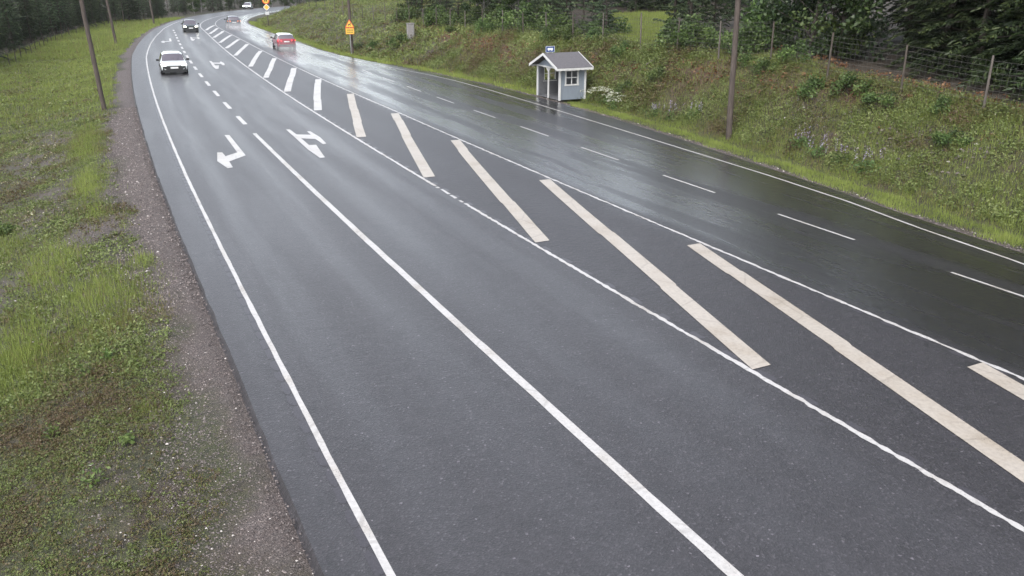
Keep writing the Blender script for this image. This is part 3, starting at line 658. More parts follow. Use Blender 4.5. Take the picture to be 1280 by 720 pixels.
def spruce(H, seed, low=.5, lmax=2.4, sc=58):
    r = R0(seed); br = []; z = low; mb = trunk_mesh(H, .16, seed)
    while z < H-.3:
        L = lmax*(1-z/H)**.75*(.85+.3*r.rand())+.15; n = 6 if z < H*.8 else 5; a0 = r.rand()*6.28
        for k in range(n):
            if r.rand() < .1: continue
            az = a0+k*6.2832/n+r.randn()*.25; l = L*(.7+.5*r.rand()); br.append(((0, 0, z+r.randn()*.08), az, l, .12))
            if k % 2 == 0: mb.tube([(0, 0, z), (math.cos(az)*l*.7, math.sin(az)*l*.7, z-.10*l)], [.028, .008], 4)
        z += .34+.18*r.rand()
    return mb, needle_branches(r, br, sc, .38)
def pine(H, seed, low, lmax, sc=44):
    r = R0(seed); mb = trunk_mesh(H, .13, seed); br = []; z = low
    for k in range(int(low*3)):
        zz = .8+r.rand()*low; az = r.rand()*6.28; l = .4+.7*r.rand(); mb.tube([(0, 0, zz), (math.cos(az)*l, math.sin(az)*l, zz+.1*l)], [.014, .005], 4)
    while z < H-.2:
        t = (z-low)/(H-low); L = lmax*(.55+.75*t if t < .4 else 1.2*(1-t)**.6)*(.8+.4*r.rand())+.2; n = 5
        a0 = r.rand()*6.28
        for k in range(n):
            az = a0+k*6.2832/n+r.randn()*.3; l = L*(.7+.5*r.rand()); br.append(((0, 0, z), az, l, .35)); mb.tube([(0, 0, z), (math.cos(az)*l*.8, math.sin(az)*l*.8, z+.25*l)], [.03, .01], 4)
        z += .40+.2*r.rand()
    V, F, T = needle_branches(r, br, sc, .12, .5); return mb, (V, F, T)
def broad(H, seed, low, rad, nl, lsz, ncl=26):
    r = R0(seed); mb = trunk_mesh(H*.92, .10, seed, bend=.5); cl = []
    for k in range(ncl):
        z = low+(H-low)*r.rand(); t = (z-low)/(H-low); q = rad*math.sqrt(max(.05, 1-(2*t-.85)**2/1.6))*(.45+.55*r.rand()); a = r.rand()*6.28
        c = np.array([q*math.cos(a), q*math.sin(a), z]); cl.append((c, rad*(.22+.22*r.rand()))); mb.tube([(0, 0, max(low*.6, z-.9)), tuple(c)], [.035, .008], 4)
    C, T = [], []
    for c, q in cl:
        n = nl//ncl; d = rand_dirs(r, n)*(r.rand(n)**.45)[:, None]*q*np.array([1.15, 1.15, .75]); C.append(c+d); T.append(np.clip(.45+.28*r.randn(n)+.18*r.randn(), 0, 1))
    C = np.concatenate(C); V, F = leafquads(r, C, np.full(len(C), lsz), .65, .5); return mb, (V, F, np.concatenate(T))
def shrub(H, seed, rad, nl, lsz):
    r = R0(seed); mb = MB(); C, T = [], []
    for k in range(11):
        a = r.rand()*6.28; q = rad*math.sqrt(r.rand()); z = H*(.45+.55*r.rand())*(1-.45*(q/rad)**2); c = np.array([q*math.cos(a), q*math.sin(a), z*.75])
        mb.tube([(c[0]*.15, c[1]*.15, -.1), tuple(c*np.array([.7, .7, .6])), tuple(c)], [.014, .01, .004], 4); n = nl//11
        d = rand_dirs(r, n)*(r.rand(n)**.5)[:, None]*np.array([rad*.42, rad*.42, H*.30]); C.append(c+d); T.append(np.clip(.42+.22*r.randn(n)+.2*r.randn()+.25*d[:, 2]/H, 0, 1))
    C = np.concatenate(C); C[:, 2] = np.maximum(C[:, 2], .03); V, F = leafquads(r, C, np.full(len(C), lsz), .6, .7); return mb, (V, F, np.concatenate(T))
protos = {}
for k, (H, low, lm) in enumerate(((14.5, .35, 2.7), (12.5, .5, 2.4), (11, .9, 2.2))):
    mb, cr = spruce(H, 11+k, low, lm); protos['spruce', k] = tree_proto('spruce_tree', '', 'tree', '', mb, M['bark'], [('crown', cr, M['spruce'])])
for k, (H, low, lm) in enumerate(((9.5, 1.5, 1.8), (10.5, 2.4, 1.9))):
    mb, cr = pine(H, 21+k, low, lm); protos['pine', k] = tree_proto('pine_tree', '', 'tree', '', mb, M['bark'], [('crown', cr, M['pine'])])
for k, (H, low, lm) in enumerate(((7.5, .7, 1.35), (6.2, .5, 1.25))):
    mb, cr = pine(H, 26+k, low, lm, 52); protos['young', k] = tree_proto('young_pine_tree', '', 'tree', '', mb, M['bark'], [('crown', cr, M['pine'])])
for k, (H, low, rd) in enumerate(((9.5, 1.6, 1.9), (8.0, 1.0, 1.7))):
    mb, cr = broad(H, 31+k, low, rd, 7000, .17, 38); protos['birch', k] = tree_proto('birch_tree', '', 'tree', '', mb, M['bark_grey'], [('crown', cr, M['birch'])])
for k, (H, low, rd) in enumerate(((8.5, .25, 2.0), (7.0, .2, 1.8))):
    mb, cr = broad(H, 36+k, low, rd, 8000, .17, 44); protos['alder', k] = tree_proto('alder_tree', '', 'tree', '', mb, M['bark'], [('crown', cr, M['alder'])])
for k, (H, rd, nl, ls) in enumerate(((1.0, .75, 900, .12), (1.4, .8, 1000, .13), (.7, .7, 800, .10))):
    mb, cr = shrub(H, 41+k, rd, nl, ls); root = empty('shrub', (0, -300, -50)); tag(root, '', 'shrub', '')
    mb.build('stems', M['bark'], root); npmesh('foliage', cr[0], cr[1], M['shrub'], root, attrs={'tint': ('FACE', cr[2])}); protos['shrub', k] = root
used = {}
def plant(kind, k, x, y, label, group, sc_=1., rz=None, zsq=1., dz=-.05):
    p = protos[kind, k]
    if (kind, k) in used: o = copy_tree(p)
    else: o = p; used[kind, k] = 1
    o.location = (x, y, float(zxy(x, y)[0])+dz); o.rotation_euler = (random.uniform(-.03, .03), random.uniform(-.03, .03), random.uniform(0, 6.28) if rz is None else rz); o.scale = (sc_, sc_, sc_*zsq)
    if label: o['label'] = label
    if group: o['group'] = group
    elif 'group' in o: del o['group']
    return o
rt = R0(5)
placed = []
def free(x, y, dmin):
    for a, b in placed:
        if (a-x)**2+(b-y)**2 < dmin*dmin: return False
    return True
LBL = {'rs': ('dark green spruce with drooping branches behind the wire fence on the bank', 'spruces of the wood behind the bank fence'),
       'rp': ('tall pine with a bare lower trunk behind the wire fence past the shelter', 'pines of the wood behind the bank fence'),
       'ry': ('young bushy pine behind the fence posts above the bus shelter', 'young pines above the bus shelter'),
       'rb': ('light green birch standing behind the wire fence on the bank', 'birches behind the bank fence'),
       'ra': ('dense dark leafy alder behind the wire fence near the bare brown pole', 'alders behind the bank fence'),
       'ms': ('spruce at the back of the rising meadow above the road signs', 'spruces behind the upper meadow'),
       'mp': ('pine at the back of the rising meadow above the road signs', 'pines behind the upper meadow'),
       'ls': ('dark spruce in the wood edging the low meadow with the leaning poles', 'spruces of the wood across the low meadow'),
       'lp': ('pine with a thin bare trunk in the wood edging the low meadow', 'pines of the wood across the low meadow'),
       'fs': ('far dark spruce in the misty wood beyond the bend of the road', 'spruces beyond the bend'),
       'fb': ('far pale birch in the misty wood beyond the bend of the road', 'birches beyond the bend'),
       'fp': ('far pine in the misty wood beyond the bend of the road', 'pines beyond the bend')}
def tree(kind, key, s, o, sc_, zsq=1., k=None, dmin=1.3):
    x, y = W(s, o); x, y = float(x), float(y)
    if clearing(np.array([x]), np.array([y]))[0] or not free(x, y, dmin): return
    placed.append((x, y)); n = {'spruce': 3}.get(kind, 2)
    plant(kind, rt.randint(n) if k is None else k, x, y, LBL[key][0], LBL[key][1], sc_, None, zsq)
# right-hand wood
for row, (do, step) in enumerate(((4.4, 2.5), (7.6, 2.9), (11.5, 3.3), (16.5, 4.0))):
    s = -12 + rt.rand()*2
    while s < 92:
        ss = s + rt.randn()*.5; o = float(oFence(ss)) + do + rt.randn()*.6
        if row == 0:
            if ss < 26: tree('spruce', 'rs', ss, o+.2, .9+.2*rt.rand(), k=rt.randint(2))
            elif ss < 31.5: tree('alder', 'ra', ss, o-.9, .9+.25*rt.rand())
            elif ss < 38.5: tree('birch', 'rb', ss, o, .75+.25*rt.rand())
            elif ss < 58: tree('young', 'ry', ss, o-1.6, .72+.22*rt.rand())
            elif rt.rand() < .75: tree('pine', 'rp', ss, o-2.2, .58+.16*rt.rand())
            else: tree('birch', 'rb', ss, o-2.0, .6+.2*rt.rand())
        elif row == 1:
            if ss < 34: tree('spruce', 'rs', ss, o, .95+.25*rt.rand())
            elif ss < 56: tree('young' if rt.rand() < .6 else 'spruce', 'ry', ss, o, .75+.2*rt.rand()) if rt.rand() < .6 else tree('spruce', 'rs', ss, o, .48+.1*rt.rand(), k=2)
            else: tree('pine', 'rp', ss, o-1.5, .6+.16*rt.rand()) if rt.rand() < .6 else tree('spruce', 'rs', ss, o-1, .50+.12*rt.rand(), k=2)
        else:
            (tree('spruce', 'rs', ss, o, .95+.25*rt.rand()) if ss < 32 else tree('spruce', 'rs', ss, o, .50+.12*rt.rand(), k=2) if rt.rand() < .65 else tree('pine', 'rp', ss, o, .58+.15*rt.rand()))
        s += step*(.8+.4*rt.rand())
# the end of the grassy lane, and bushes under the first trees
for s_, o_, kd, ky, q in ((74, 38, 'spruce', 'rs', .8), (77, 36, 'pine', 'rp', .9), (72, 42, 'spruce', 'rs', .9), (79, 41, 'spruce', 'rs', .8), (76, 45, 'pine', 'rp', 1.), (69.5, 40.5, 'spruce', 'rs', .75), (82, 46, 'spruce', 'rs', .9), (84, 38, 'spruce', 'rs', .9), (79, 50, 'spruce', 'rs', 1.), (73, 50, 'spruce', 'rs', 1.)):
    tree(kd, ky, s_, o_, q)
for i in range(26):
    yy_ = 86 + 46*rt.rand(); xx_ = yy_*(.118 + .082*rt.rand()); s_, o_ = SO(xx_, yy_)
    tree('spruce', 'rs', float(s_[0]), float(o_[0]), .6+.25*rt.rand(), k=rt.randint(2))
for i in range(74):
    ss = 29 + 60*rt.rand(); o = float(oFence(ss)) + .7 + 3.6*rt.rand()**1.3; x, y = W(ss, o)
    if clearing(np.array([float(x)]), np.array([float(y)]))[0]: continue
    plant('shrub', rt.randint(3), float(x), float(y), 'leafy undergrowth bush between the trees just behind the bank fence', 'undergrowth behind the bank fence', .9+.9*rt.rand())
# wood behind the upper meadow
for row, (do, step) in enumerate(((15, 3.2), (18.5, 3.6), (23.5, 4.4))):
    s = 84.0
    while s < 168:
        ss = s + rt.randn()*.6; o = float(oFence(ss)) + do*(.55+.45*sstep(84, 96, ss)) + rt.randn()*.8
        tree('pine', 'mp', ss, o, .55+.2*rt.rand()) if rt.rand() < .45 else tree('spruce', 'ms', ss, o, .50+.18*rt.rand(), k=2)
        s += step*(.8+.4*rt.rand())
# left-hand wood
for row, (do, step) in enumerate(((1.2, 2.6), (4.2, 2.9), (8.5, 3.6), (14, 4.6))):
    s = 44.0
    while s < 172:
        ss = s + rt.randn()*.6; o = float(LEDGE(ss)) - do + rt.randn()*.6
        if row == 0: tree('pine', 'lp', ss, o, .7+.2*rt.rand()) if rt.rand() < .55 else tree('spruce', 'ls', ss, o, .62+.2*rt.rand(), k=2)
        else: tree('spruce', 'ls', ss, o, .55+.2*rt.rand())
        s += step*(.8+.4*rt.rand())
# beyond the bend
for row, (o0, step) in enumerate(((-12.5, 4.2), (-16.5, 4.8), (-22.5, 5.5), (-30, 6.5))):
    s = 172.0
    while s < 330:
        ss = s + rt.randn()*.8; q = rt.rand()
        if row == 0 and q < .35: tree('birch', 'fb', ss, o0+rt.randn(), .75+.2*rt.rand())
        else: tree('spruce', 'fs', ss, o0+rt.randn()*1.2, .48+.16*rt.rand()) if q < .75 else tree('pine', 'fp', ss, o0+rt.randn(), .65+.15*rt.rand())
        s += step*(.8+.4*rt.rand())
for row, (o0, step) in enumerate(((7.5, 5), (13, 6))):
    s = 226.0
    while s < 330:
        ss = s + rt.randn(); tree('spruce', 'fs', ss, float(oH(ss))+o0+rt.randn(), .55+.2*rt.rand()) if rt.rand() < .7 else tree('pine', 'fp', ss, float(oH(ss))+o0, .6)
        s += step
# ------------------------------------------------------------------ individual shrubs and flower clumps
SH = [ # s, o, proto, scale, label
 (24.4, 17.2, 0, 1.15, 'broad green shrub on the bank between the two nearest fence posts'), (22.6, 17.0, 2, 1.1, 'low green shrub just below the nearest gap in the fence'),
 (26.0, 16.9, 0, 1.0, 'rounded leafy shrub on the bank under the third fence post'), (28.6, 18.1, 1, .95, 'taller bushy shrub hugging the fence beside the brown utility pole'),
 (29.4, 17.2, 0, .9, 'spreading shrub on the bank right of the brown utility pole'), (21.9, 21.6, 1, .95, 'bright isolated bush on bare red soil behind the fence'),
 (31.0, 17.5, 0, .8, 'small shrub at the fence foot left of the brown utility pole'), (36.5, 16.4, 1, .75, 'bright green shrub on the bank slope below the birches'),
 (38.6, 15.9, 0, .8, 'leafy shrub halfway up the bank right of the shelter roof'), (48.8, 17.9, 1, .95, 'bush at the top of the bank straight behind the shelter'),
 (52.0, 17.8, 0, 1.1, 'wide bush under the young pines left of the shelter sign'), (50.4, 18.6, 1, 1.0, 'darker bush between fence posts above the shelter roof'),
 (46.0, 18.0, 0, 1.0, 'bush by the fence post above the right edge of the shelter roof'), (63.2, 17.6, 1, 1.05, 'light green bush under the fence where the dead fronds lie'),
 (74.4, 13.9, 0, 1.5, 'dark spreading bush left of the grey concrete box'), (78.6, 12.5, 0, 1.1, 'vivid green bush on the slope right of the triangular sign'),
 (81.6, 11.8, 2, 1.3, 'low bush at the slope foot behind the triangular sign'), (69.0, 16.9, 2, 1.2, 'low bush near the fence right of the grey concrete box'),
 (28.5, -13.1, 2, 1.0, 'dark low bush in the ditch of the left verge'), (18.6, 15.9, 2, 1.0, 'low shrub at the lower end of the bank near the picture edge'),
 (20.2, 17.3, 0, .75, 'yellowish shrub at the foot of the nearest fence post'), (41.5, 17.3, 1, .8, 'shrub against the fence at the mouth of the grassy clearing')]
for s, o, k, sc_, lb in SH:
    x, y = W(s, o); plant('shrub', k, float(x), float(y), lb, 'shrubs on the verges', sc_*.85)
def clump(name, label, cat, x, y, rad, hgt, nleaf, nspk, spike_mat, spk, seed, group, flat=False):
    r = R0(seed); root = empty(name, (x, y, float(zxy(x, y)[0]))); tag(root, label, cat, group)
    C = np.stack([r.randn(nleaf)*rad*.5, r.randn(nleaf)*rad*.5, np.abs(r.rand(nleaf))*hgt*.7], 1); V, F = leafquads(r, C, np.full(nleaf, .11), .5, .8)
    npmesh('foliage', V, F, M['shrub'], root, attrs={'tint': ('FACE', np.clip(.45+.2*r.randn(nleaf), 0, 1))})
    for k in range(nspk):
        px, py = r.randn(2)*rad*.5; h = hgt*(.75+.5*r.rand()); n = 14
        if flat: c = np.stack([px+r.randn(n)*spk, py+r.randn(n)*spk, h+r.randn(n)*.02], 1)
        else: c = np.stack([px+r.randn(n)*.025, py+r.randn(n)*.025, h*(.72+.5*r.rand(n))], 1)
        V, F = leafquads(r, c, np.full(n, .06 if flat else .045), .8, 1.2 if flat else 0)
        npmesh('flower_head' if flat else 'flower_spike', V, F, spike_mat, root, attrs={'tint': ('FACE', r.rand(n))})
    return root
for i, (s, o, rad) in enumerate(((41.2, 15.2, .55), (40.3, 15.3, .6), (39.3, 15.2, .6), (38.3, 15.0, .5))):
    x, y = W(s, o); clump('white_flower_clump', ['white flowering clump pressed against the right side of the shelter', 'white flowering clump second from the shelter wall', 'white flowering clump third along from the shelter wall', 'white flowering clump farthest from the shelter wall'][i], 'flowers', float(x), float(y), rad, .62, 150, 17, M['whiteflower'], .07, 500+i, 'white flowers beside the shelter', True)
LUP = [(33.2, 15.0, .5, 'lupin clump with pale spikes left of the brown utility pole'), (31.6, 15.2, .45, 'lupin clump closest to the brown utility pole on its left'), (34.6, 15.0, .5, 'lupin clump farthest left of the pole, in the ditch grass'),
       (22.9, 14.4, .4, 'tall pale lupin clump in the ditch right of the pole'), (21.7, 14.3, .45, 'middle lupin clump under the stony bare patch of the bank'), (20.4, 14.1, .45, 'lilac lupin clump nearest the road edge on the right'), (24.2, 14.7, .4, 'bluish lupin clump beside the stony patch of the bank')]
for i, (s, o, rad, lb) in enumerate(LUP):
    x, y = W(s, o); clump('lupin_clump', lb, 'flowers', float(x), float(y), rad, .60, 170, 7, M['lupin'], .05, 520+i, 'lupins along the ditch')
WEED = [(11.74, -10.37, .16, 'bright green weed standing alone on the mossy near verge'), (12.5, -9.9, .09, 'small bright weed above the larger lone weed'), (13.7, -11.0, .13, 'green weed among brown moss near the picture edge'), (15.6, -10.5, .12, 'fresh green weed left of the gravel tongue'), (16.0, -10.1, .10, 'fresh green weed nearest the gravel tongue')]
for i, (s, o, rad, lb) in enumerate(WEED):
    x, y = W(s, o); x, y = float(x), float(y); r = R0(600+i); root = empty('leafy_weed', (x, y, float(zxy(x, y)[0]))); tag(root, lb, 'weed', 'bright weeds on the near verge')
    n = 60; C = np.stack([r.randn(n)*rad*.6, r.randn(n)*rad*.6, r.rand(n)*rad*1.6+.02], 1); V, F = leafquads(r, C, np.full(n, .075), .6, .9); npmesh('foliage', V, F, M['shrub'], root, attrs={'tint': ('FACE', np.clip(.8+.15*r.randn(n), 0, 1))})
    mb = MB()
    for k in range(6): mb.tube([(0, 0, -.03), (r.randn()*rad*.5, r.randn()*rad*.5, rad*1.4)], [.005, .002], 4)
    mb.build('stems', M['bark'], root)
for (kk, p) in protos.items():
    if kk not in used:
        for c in list(p.children): bpy.data.objects.remove(c)
        bpy.data.objects.remove(p)
# ------------------------------------------------------------------ bus shelter (local x along its open front, local y to the back)
rz_sh = math.atan2(-2.42, 1.18)
sh = empty('bus_shelter', (2.06, 48.62, 0), rz_sh)
tag(sh, 'small grey blue wooden bus shelter with white trim and dark gabled roof at the roadside', 'bus shelter')
HW, DP, EV, RD = 1.33, 1.72, 1.78, 2.47
mb = MB(); mb.box((HW-.03, DP/2, EV/2+.02), (.05, DP-.12, EV-.06)); 
def wall_with_hole(x, hole):
    m = MB(); y0, y1, z0, z1 = .06, DP-.06, .03, EV; a, b, c, d = hole
    for (p, q, r_, s_) in ((y0, a, z0, z1), (b, y1, z0, z1), (a, b, z0, c), (a, b, d, z1)):
        m.box((x, (p+q)/2, (r_+s_)/2), (.05, q-p, s_-r_))
    return m
hole = (.46, 1.20, .88, 1.60)
def side(x, sgn):
    # boards run vertically; object coordinates of a rotated copy keep the pattern along the wall
    m = MB(); y0, y1, z0, z1 = .06, DP-.06, .03, EV; a, b, c, d = hole
    for (p, q, r_, s_) in ((y0, a, z0, z1), (b, y1, z0, z1), (a, b, z0, c), (a, b, d, z1)): m.box(((p+q)/2, 0, (r_+s_)/2), (q-p, .05, s_-r_))
    o = m.build('side_wall', M['siding'], sh); o.location = (x, 0, 0); o.rotation_euler = (0, 0, math.pi/2)
    f = MB(); t = .085
    for q in (hole[0]-t/2+.01, hole[1]+t/2-.01): f.box((x, q, (hole[2]+hole[3])/2-.02), (.09, t, hole[3]-hole[2]+.16))
    f.box((x, (hole[0]+hole[1])/2, hole[3]+t/2-.01), (.094, hole[1]-hole[0]+.20, t)); f.box((x, (hole[0]+hole[1])/2, hole[2]-t/2), (.11, hole[1]-hole[0]+.2, t))
    f.box((x, (hole[0]+hole[1])/2, (hole[2]+hole[3])/2), (.05, .04, hole[3]-hole[2])); f.box((x, (hole[0]+hole[1])/2, (hole[2]+hole[3])/2), (.046, hole[1]-hole[0], .04))
    w = f.build('window', M['white_wood'], sh, bevel=.004)
    g = MB(); g.box((x, (hole[0]+hole[1])/2, (hole[2]+hole[3])/2), (.008, hole[1]-hole[0]-.01, hole[3]-hole[2]-.01)); g.build('pane', M['clear'], w)
side(HW-.03, 1); side(-HW+.03, -1)
mb = MB(); mb.box((0, DP-.03, EV/2+.02), (2*HW-.1, .05, EV-.05)); mb.build('back_wall', M['siding'], sh)
mb = MB(); mb.box((0, .0+DP/2, .015), (2*HW-.14, DP-.14, .03)); mb.build('floor', M['inner_wood_and_shade'], sh)
for x, y, t_ in ((-HW, .05, .10), (0, .05, .075), (HW, .05, .11), (-HW, DP-.02, .10), (HW, DP-.02, .10)):
    mb = MB(); mb.box((x, y, EV/2), (t_, t_, EV)); mb.build('post', M['white_wood'], sh, bevel=.006)
m2 = MB()
for sg in (-1, 1): m2.poly([(sg*.05, .02, 1.48), (sg*.05, .02, 1.56), (sg*.26, .02, 1.76), (sg*.32, .02, 1.76)], (0, .06, 0))
m2.box((0, .045, EV-.03), (2*HW-.12, .08, .07)); m2.build('front_bracket', M['white_wood'], sh)
# curved lower edge of the front fascia and gable boards
OV, FO, BO = .34, .32, .26
ez = EV+.0; sl = (RD-ez)/(HW+OV-.03)
def gable(y): 
    m = MB(); m.poly([(-HW, y, EV-.01), (HW, y, EV-.01), (0, y, EV-.01+HW*sl*.98)], (0, .04, 0)); return m
gable(.04).build('gable', M['siding'], sh); gable(DP-.06).build('gable', M['siding'], sh)
for sg in (-1, 1):
    m = MB(); X = HW+OV; z0 = RD-X*sl
    m.poly([(0, -FO, RD+.005), (sg*X, -FO, z0), (sg*X, -FO, z0+.045), (0, -FO, RD+.05)], (0, DP+FO+BO, 0)); m.build('roof', M['roof_felt'], sh)
    for y in (-FO-.035, DP+BO+.005):
        m = MB(); m.poly([(0, y, RD-.075), (sg*(X+.03), y, z0-.10), (sg*(X+.03), y, z0+.055), (0, y, RD+.062)], (0, .03, 0)); m.build('barge_board', M['white_wood'], sh)
    m = MB(); n = 16; L = DP+FO+BO
    for i in range(n):
        a = -FO+L*i/n; b = -FO+L*(i+1)/n; dz = .015*(i % 2)
        m.box((sg*(X+.015), (a+b)/2, z0-.03-dz/2), (.025, b-a, .11+dz))
    m.build('eave_board', M['white_wood'], sh)
m = MB(); m.box((0, DP-.32, .42), (2*HW-.2, .34, .04)); 
for x in (-.9, .9): m.box((x, DP-.30, .20), (.06, .28, .40))
m.build('bench', M['inner_wood_and_shade'], sh)
m = MB()
for z in (.40, .86): m.box((-HW+.075, DP/2, z), (.04, DP-.2, .05))
m.build('rail', M['inner_wood_and_shade'], sh)
# blue stop sign on the ridge
sy = .12; sz = RD+.25
sg_ = MB(); sg_.box((0, sy, sz), (.05, .58, .34)); s_o = sg_.build('stop_sign', M['sign_blue'], sh, bevel=.015)
m = MB(); m.box((.0275, sy, sz+.01), (.012, .34, .12)); m.box((.0275, sy-.10, sz-.065), (.012, .06, .05)); m.box((.0275, sy+.10, sz-.065), (.012, .06, .05)); m.build('bus_symbol', M['sign_white'], s_o)
m = MB()
for a in (-.275, .275): m.box((.027, sy+a, sz), (.012, .016, .325))
for a in (-.158, .158): m.box((.027, sy, sz+a), (.012, .53, .016))
m.build('sign_border', M['sign_white'], s_o)
m = MB()
for y in (-.16, .16): m.tube([(0, sy+y, RD-.02), (0, sy+y, RD+.10)], .018, 6)
m.build('sign_bracket', M['steel'], sh)
m = MB(); m.box((0, DP-.07, EV/2), (2*HW-.13, .02, EV-.1))
for x in (-HW+.0, HW-.0):
    sg2 = 1 if x < 0 else -1; y0, y1, z0, z1 = .10, DP-.08, .05, EV-.04; a, b, c, d = hole; a -= .03; b += .03; c -= .03; d += .03
    for (p, q, r_, s_) in ((y0, a, z0, z1), (b, y1, z0, z1), (a, b, z0, c), (a, b, d, z1)): m.box((x+sg2*.070, (p+q)/2, (r_+s_)/2), (.012, q-p, s_-r_))
m.build('inner_shade_lining', M['inner_wood_and_shade'], sh)  # thin dark sheets added inside, putting the interior shade into colour
# ------------------------------------------------------------------ poles, signs, box
def pole(label, base, dx, H, r0, r1, name='utility_pole'):
    x, y, z = base; root = empty(name, (x, y, z)); tag(root, label, 'pole')
    m = MB(); n = 12; rr = random.Random(int(x*10)); pts = [(dx*H*i/n+rr.uniform(-.01, .01), rr.uniform(-.01, .01), -.4+(H+.4)*i/n) for i in range(n+1)]
    m.tube(pts, [r0+(r1-r0)*i/n for i in range(n+1)], 14); m.build('shaft', M['pole'], root, smooth=True)
    m = MB(); m.tube([(dx*H, 0, H), (dx*H, 0, H+.10)], [r1*1.25, r1*.4], 10); m.build('top_cap', M['steel'], root)
    for sg in (-1, 1):
        m = MB(); m.tube([(dx*H*.96, 0, H*.96), (dx*H*.96+sg*.22, 0, H*.96), (dx*H*.96+sg*.22, 0, H*.96+.16)], .014, 6); m.tube([(dx*H*.96+sg*.22, 0, H*.96+.12), (dx*H*.96+sg*.22, 0, H*.96+.26)], [.045, .03], 8); m.build('insulator', M['sign_white'], root)
    return root
zb = lambda x, y: float(zxy(x, y)[0])

pole('tall bare brown utility pole standing on the bank in front of the dark wood', (9.36, 35.54, zb(9.36, 35.54)), -.026, 9.0, .128, .10)
pole('nearest of the leaning poles on the low meadow, at the gravel edge', (-21.94, 44.91, zb(-21.94, 44.91)), -.045, 8.5, .125, .10)
pole('thinner leaning pole further along the low meadow', (-42.8, 92.7, zb(-42.8, 92.7)), -.06, 8.5, .15, .11)
pole('farthest small pole beside the road before the bend', (-56.36, 136.06, zb(-56.36, 136.06)), -.05, 8.5, .15, .11)
pole('dark utility pole right behind the yellow triangular sign', (-15.02, 80.45, zb(-15.02, 80.45)), -.0165, 9.0, .145, .12)
def ring_tri(x, y, z, w, h, th):
    return [(x-w/2, y, z), (x+w/2, y, z), (x, y, z+h)]
def round_pts(x, y, z, r, n=28): return [(x+r*math.cos(6.28318*i/n), y, z+r*math.sin(6.28318*i/n)) for i in range(n)]
# warning sign: triangle with animal above a plate with two lines of print
x, y = -14.98, 79.55; wsn = empty('road_sign', (x, y, zb(x, y)), .12); wsn.scale = (.84, .84, .84); tag(wsn, 'yellow triangular animal warning sign with a yellow plate below on a thin post', 'road sign')
m = MB(); m.tube([(0, .06, -.4), (0, .06, 3.75)], .038, 10); m.build('post', M['steel'], wsn, smooth=True)
def rtri(w, z, y, cut=.10):
    h = w*.866; P = [(-w/2, z), (w/2, z), (0, z+h)]; out = []
    for i in range(3):
        a, b, c = P[i-1], P[i], P[(i+1) % 3]
        for q, u in ((a, cut), (c, cut)): out.append((b[0]+(q[0]-b[0])*u, y, b[1]+(q[1]-b[1])*u))
    return out
m = MB(); m.poly(rtri(1.04, 2.92, 0, .07), (0, .02, 0)); wt = m.build('warning_triangle', M['sign_red'], wsn)
m = MB(); m.poly(rtri(.80, 3.0, -.006, .05), (0, .005, 0)); m.build('face', M['sign_yellow'], wt)
m = MB(); E = [(-.17, 3.16), (-.15, 3.30), (-.02, 3.32), (.07, 3.34), (.10, 3.42), (.06, 3.48), (.11, 3.47), (.13, 3.43), (.18, 3.44), (.19, 3.40), (.13, 3.37), (.11, 3.28), (.10, 3.08), (.065, 3.08), (.06, 3.22), (-.06, 3.22), (-.10, 3.17), (-.11, 3.07), (-.15, 3.07)]
m.poly([(a, -.012, b) for a, b in E], (0, .005, 0)); m.build('animal_symbol', M['sign_black'], wt)
m = MB(); m.box((0, .01, 2.56), (.92, .02, .64)); pl_ = m.build('distance_plate', M['sign_yellow'], wsn, bevel=.008)
m = MB()
for z in (2.255, 2.865): m.box((0, -.004, z), (.90, .006, .022))
for a in (-.44, .44): m.box((a, -.004, 2.56), (.022, .006, .60))
m.build('plate_border', M['sign_red'], pl_)
m = MB()
for z, a, b in ((2.67, -.30, .30), (2.45, -.34, .34)):
    q = a; rr = random.Random(3)
    while q < b:
        wd = rr.uniform(.05, .11); m.box((q+wd/2, -.004, z), (wd, .006, .085)); q += wd+rr.uniform(.03, .05)
m.build('plate_print', M['sign_black'], pl_)
# speed / priority sign stack on a dark post
x, y = -36.2, 128.3; ps = empty('road_sign', (x, y, zb(x, y)), .15); tag(ps, 'dark post with a round sign above a yellow diamond near the bend', 'road sign')
m = MB(); m.tube([(0, .07, -.4), (-.04, .07, 4.3)], .075, 10); m.build('post', M['postdark'], ps, smooth=True)
m = MB(); m.poly(round_pts(-.05, 0, 3.66, .52), (0, .03, 0)); rs_ = m.build('round_sign', M['sign_red'], ps)
m = MB(); m.poly(round_pts(-.05, -.006, 3.66, .40), (0, .005, 0)); m.build('face', M['sign_yellow'], rs_)
m = MB(); 
for a in (-.14, .10):
    m.poly([(-.05+a-.08, -.012, 3.50), (-.05+a+.08, -.012, 3.50), (-.05+a+.08, -.012, 3.82), (-.05+a-.08, -.012, 3.82)], (0, .005, 0))
m.build('speed_number', M['sign_black'], rs_)
m = MB(); m.poly([(-.04-.48, 0, 2.70), (-.04, 0, 2.22), (-.04+.48, 0, 2.70), (-.04, 0, 3.18)], (0, .03, 0)); dm = m.build('priority_diamond', M['sign_white'], ps)
m = MB(); m.poly([(-.04-.39, -.006, 2.70), (-.04, -.006, 2.31), (-.04+.39, -.006, 2.70), (-.04, -.006, 3.09)], (0, .005, 0)); m.build('face', M['sign_yellow'], dm)
m = MB(); m.box((-.02, .01, 1.86), (.58, .03, .46)); gp = m.build('grey_plate', M['sign_grey'], ps, bevel=.01)
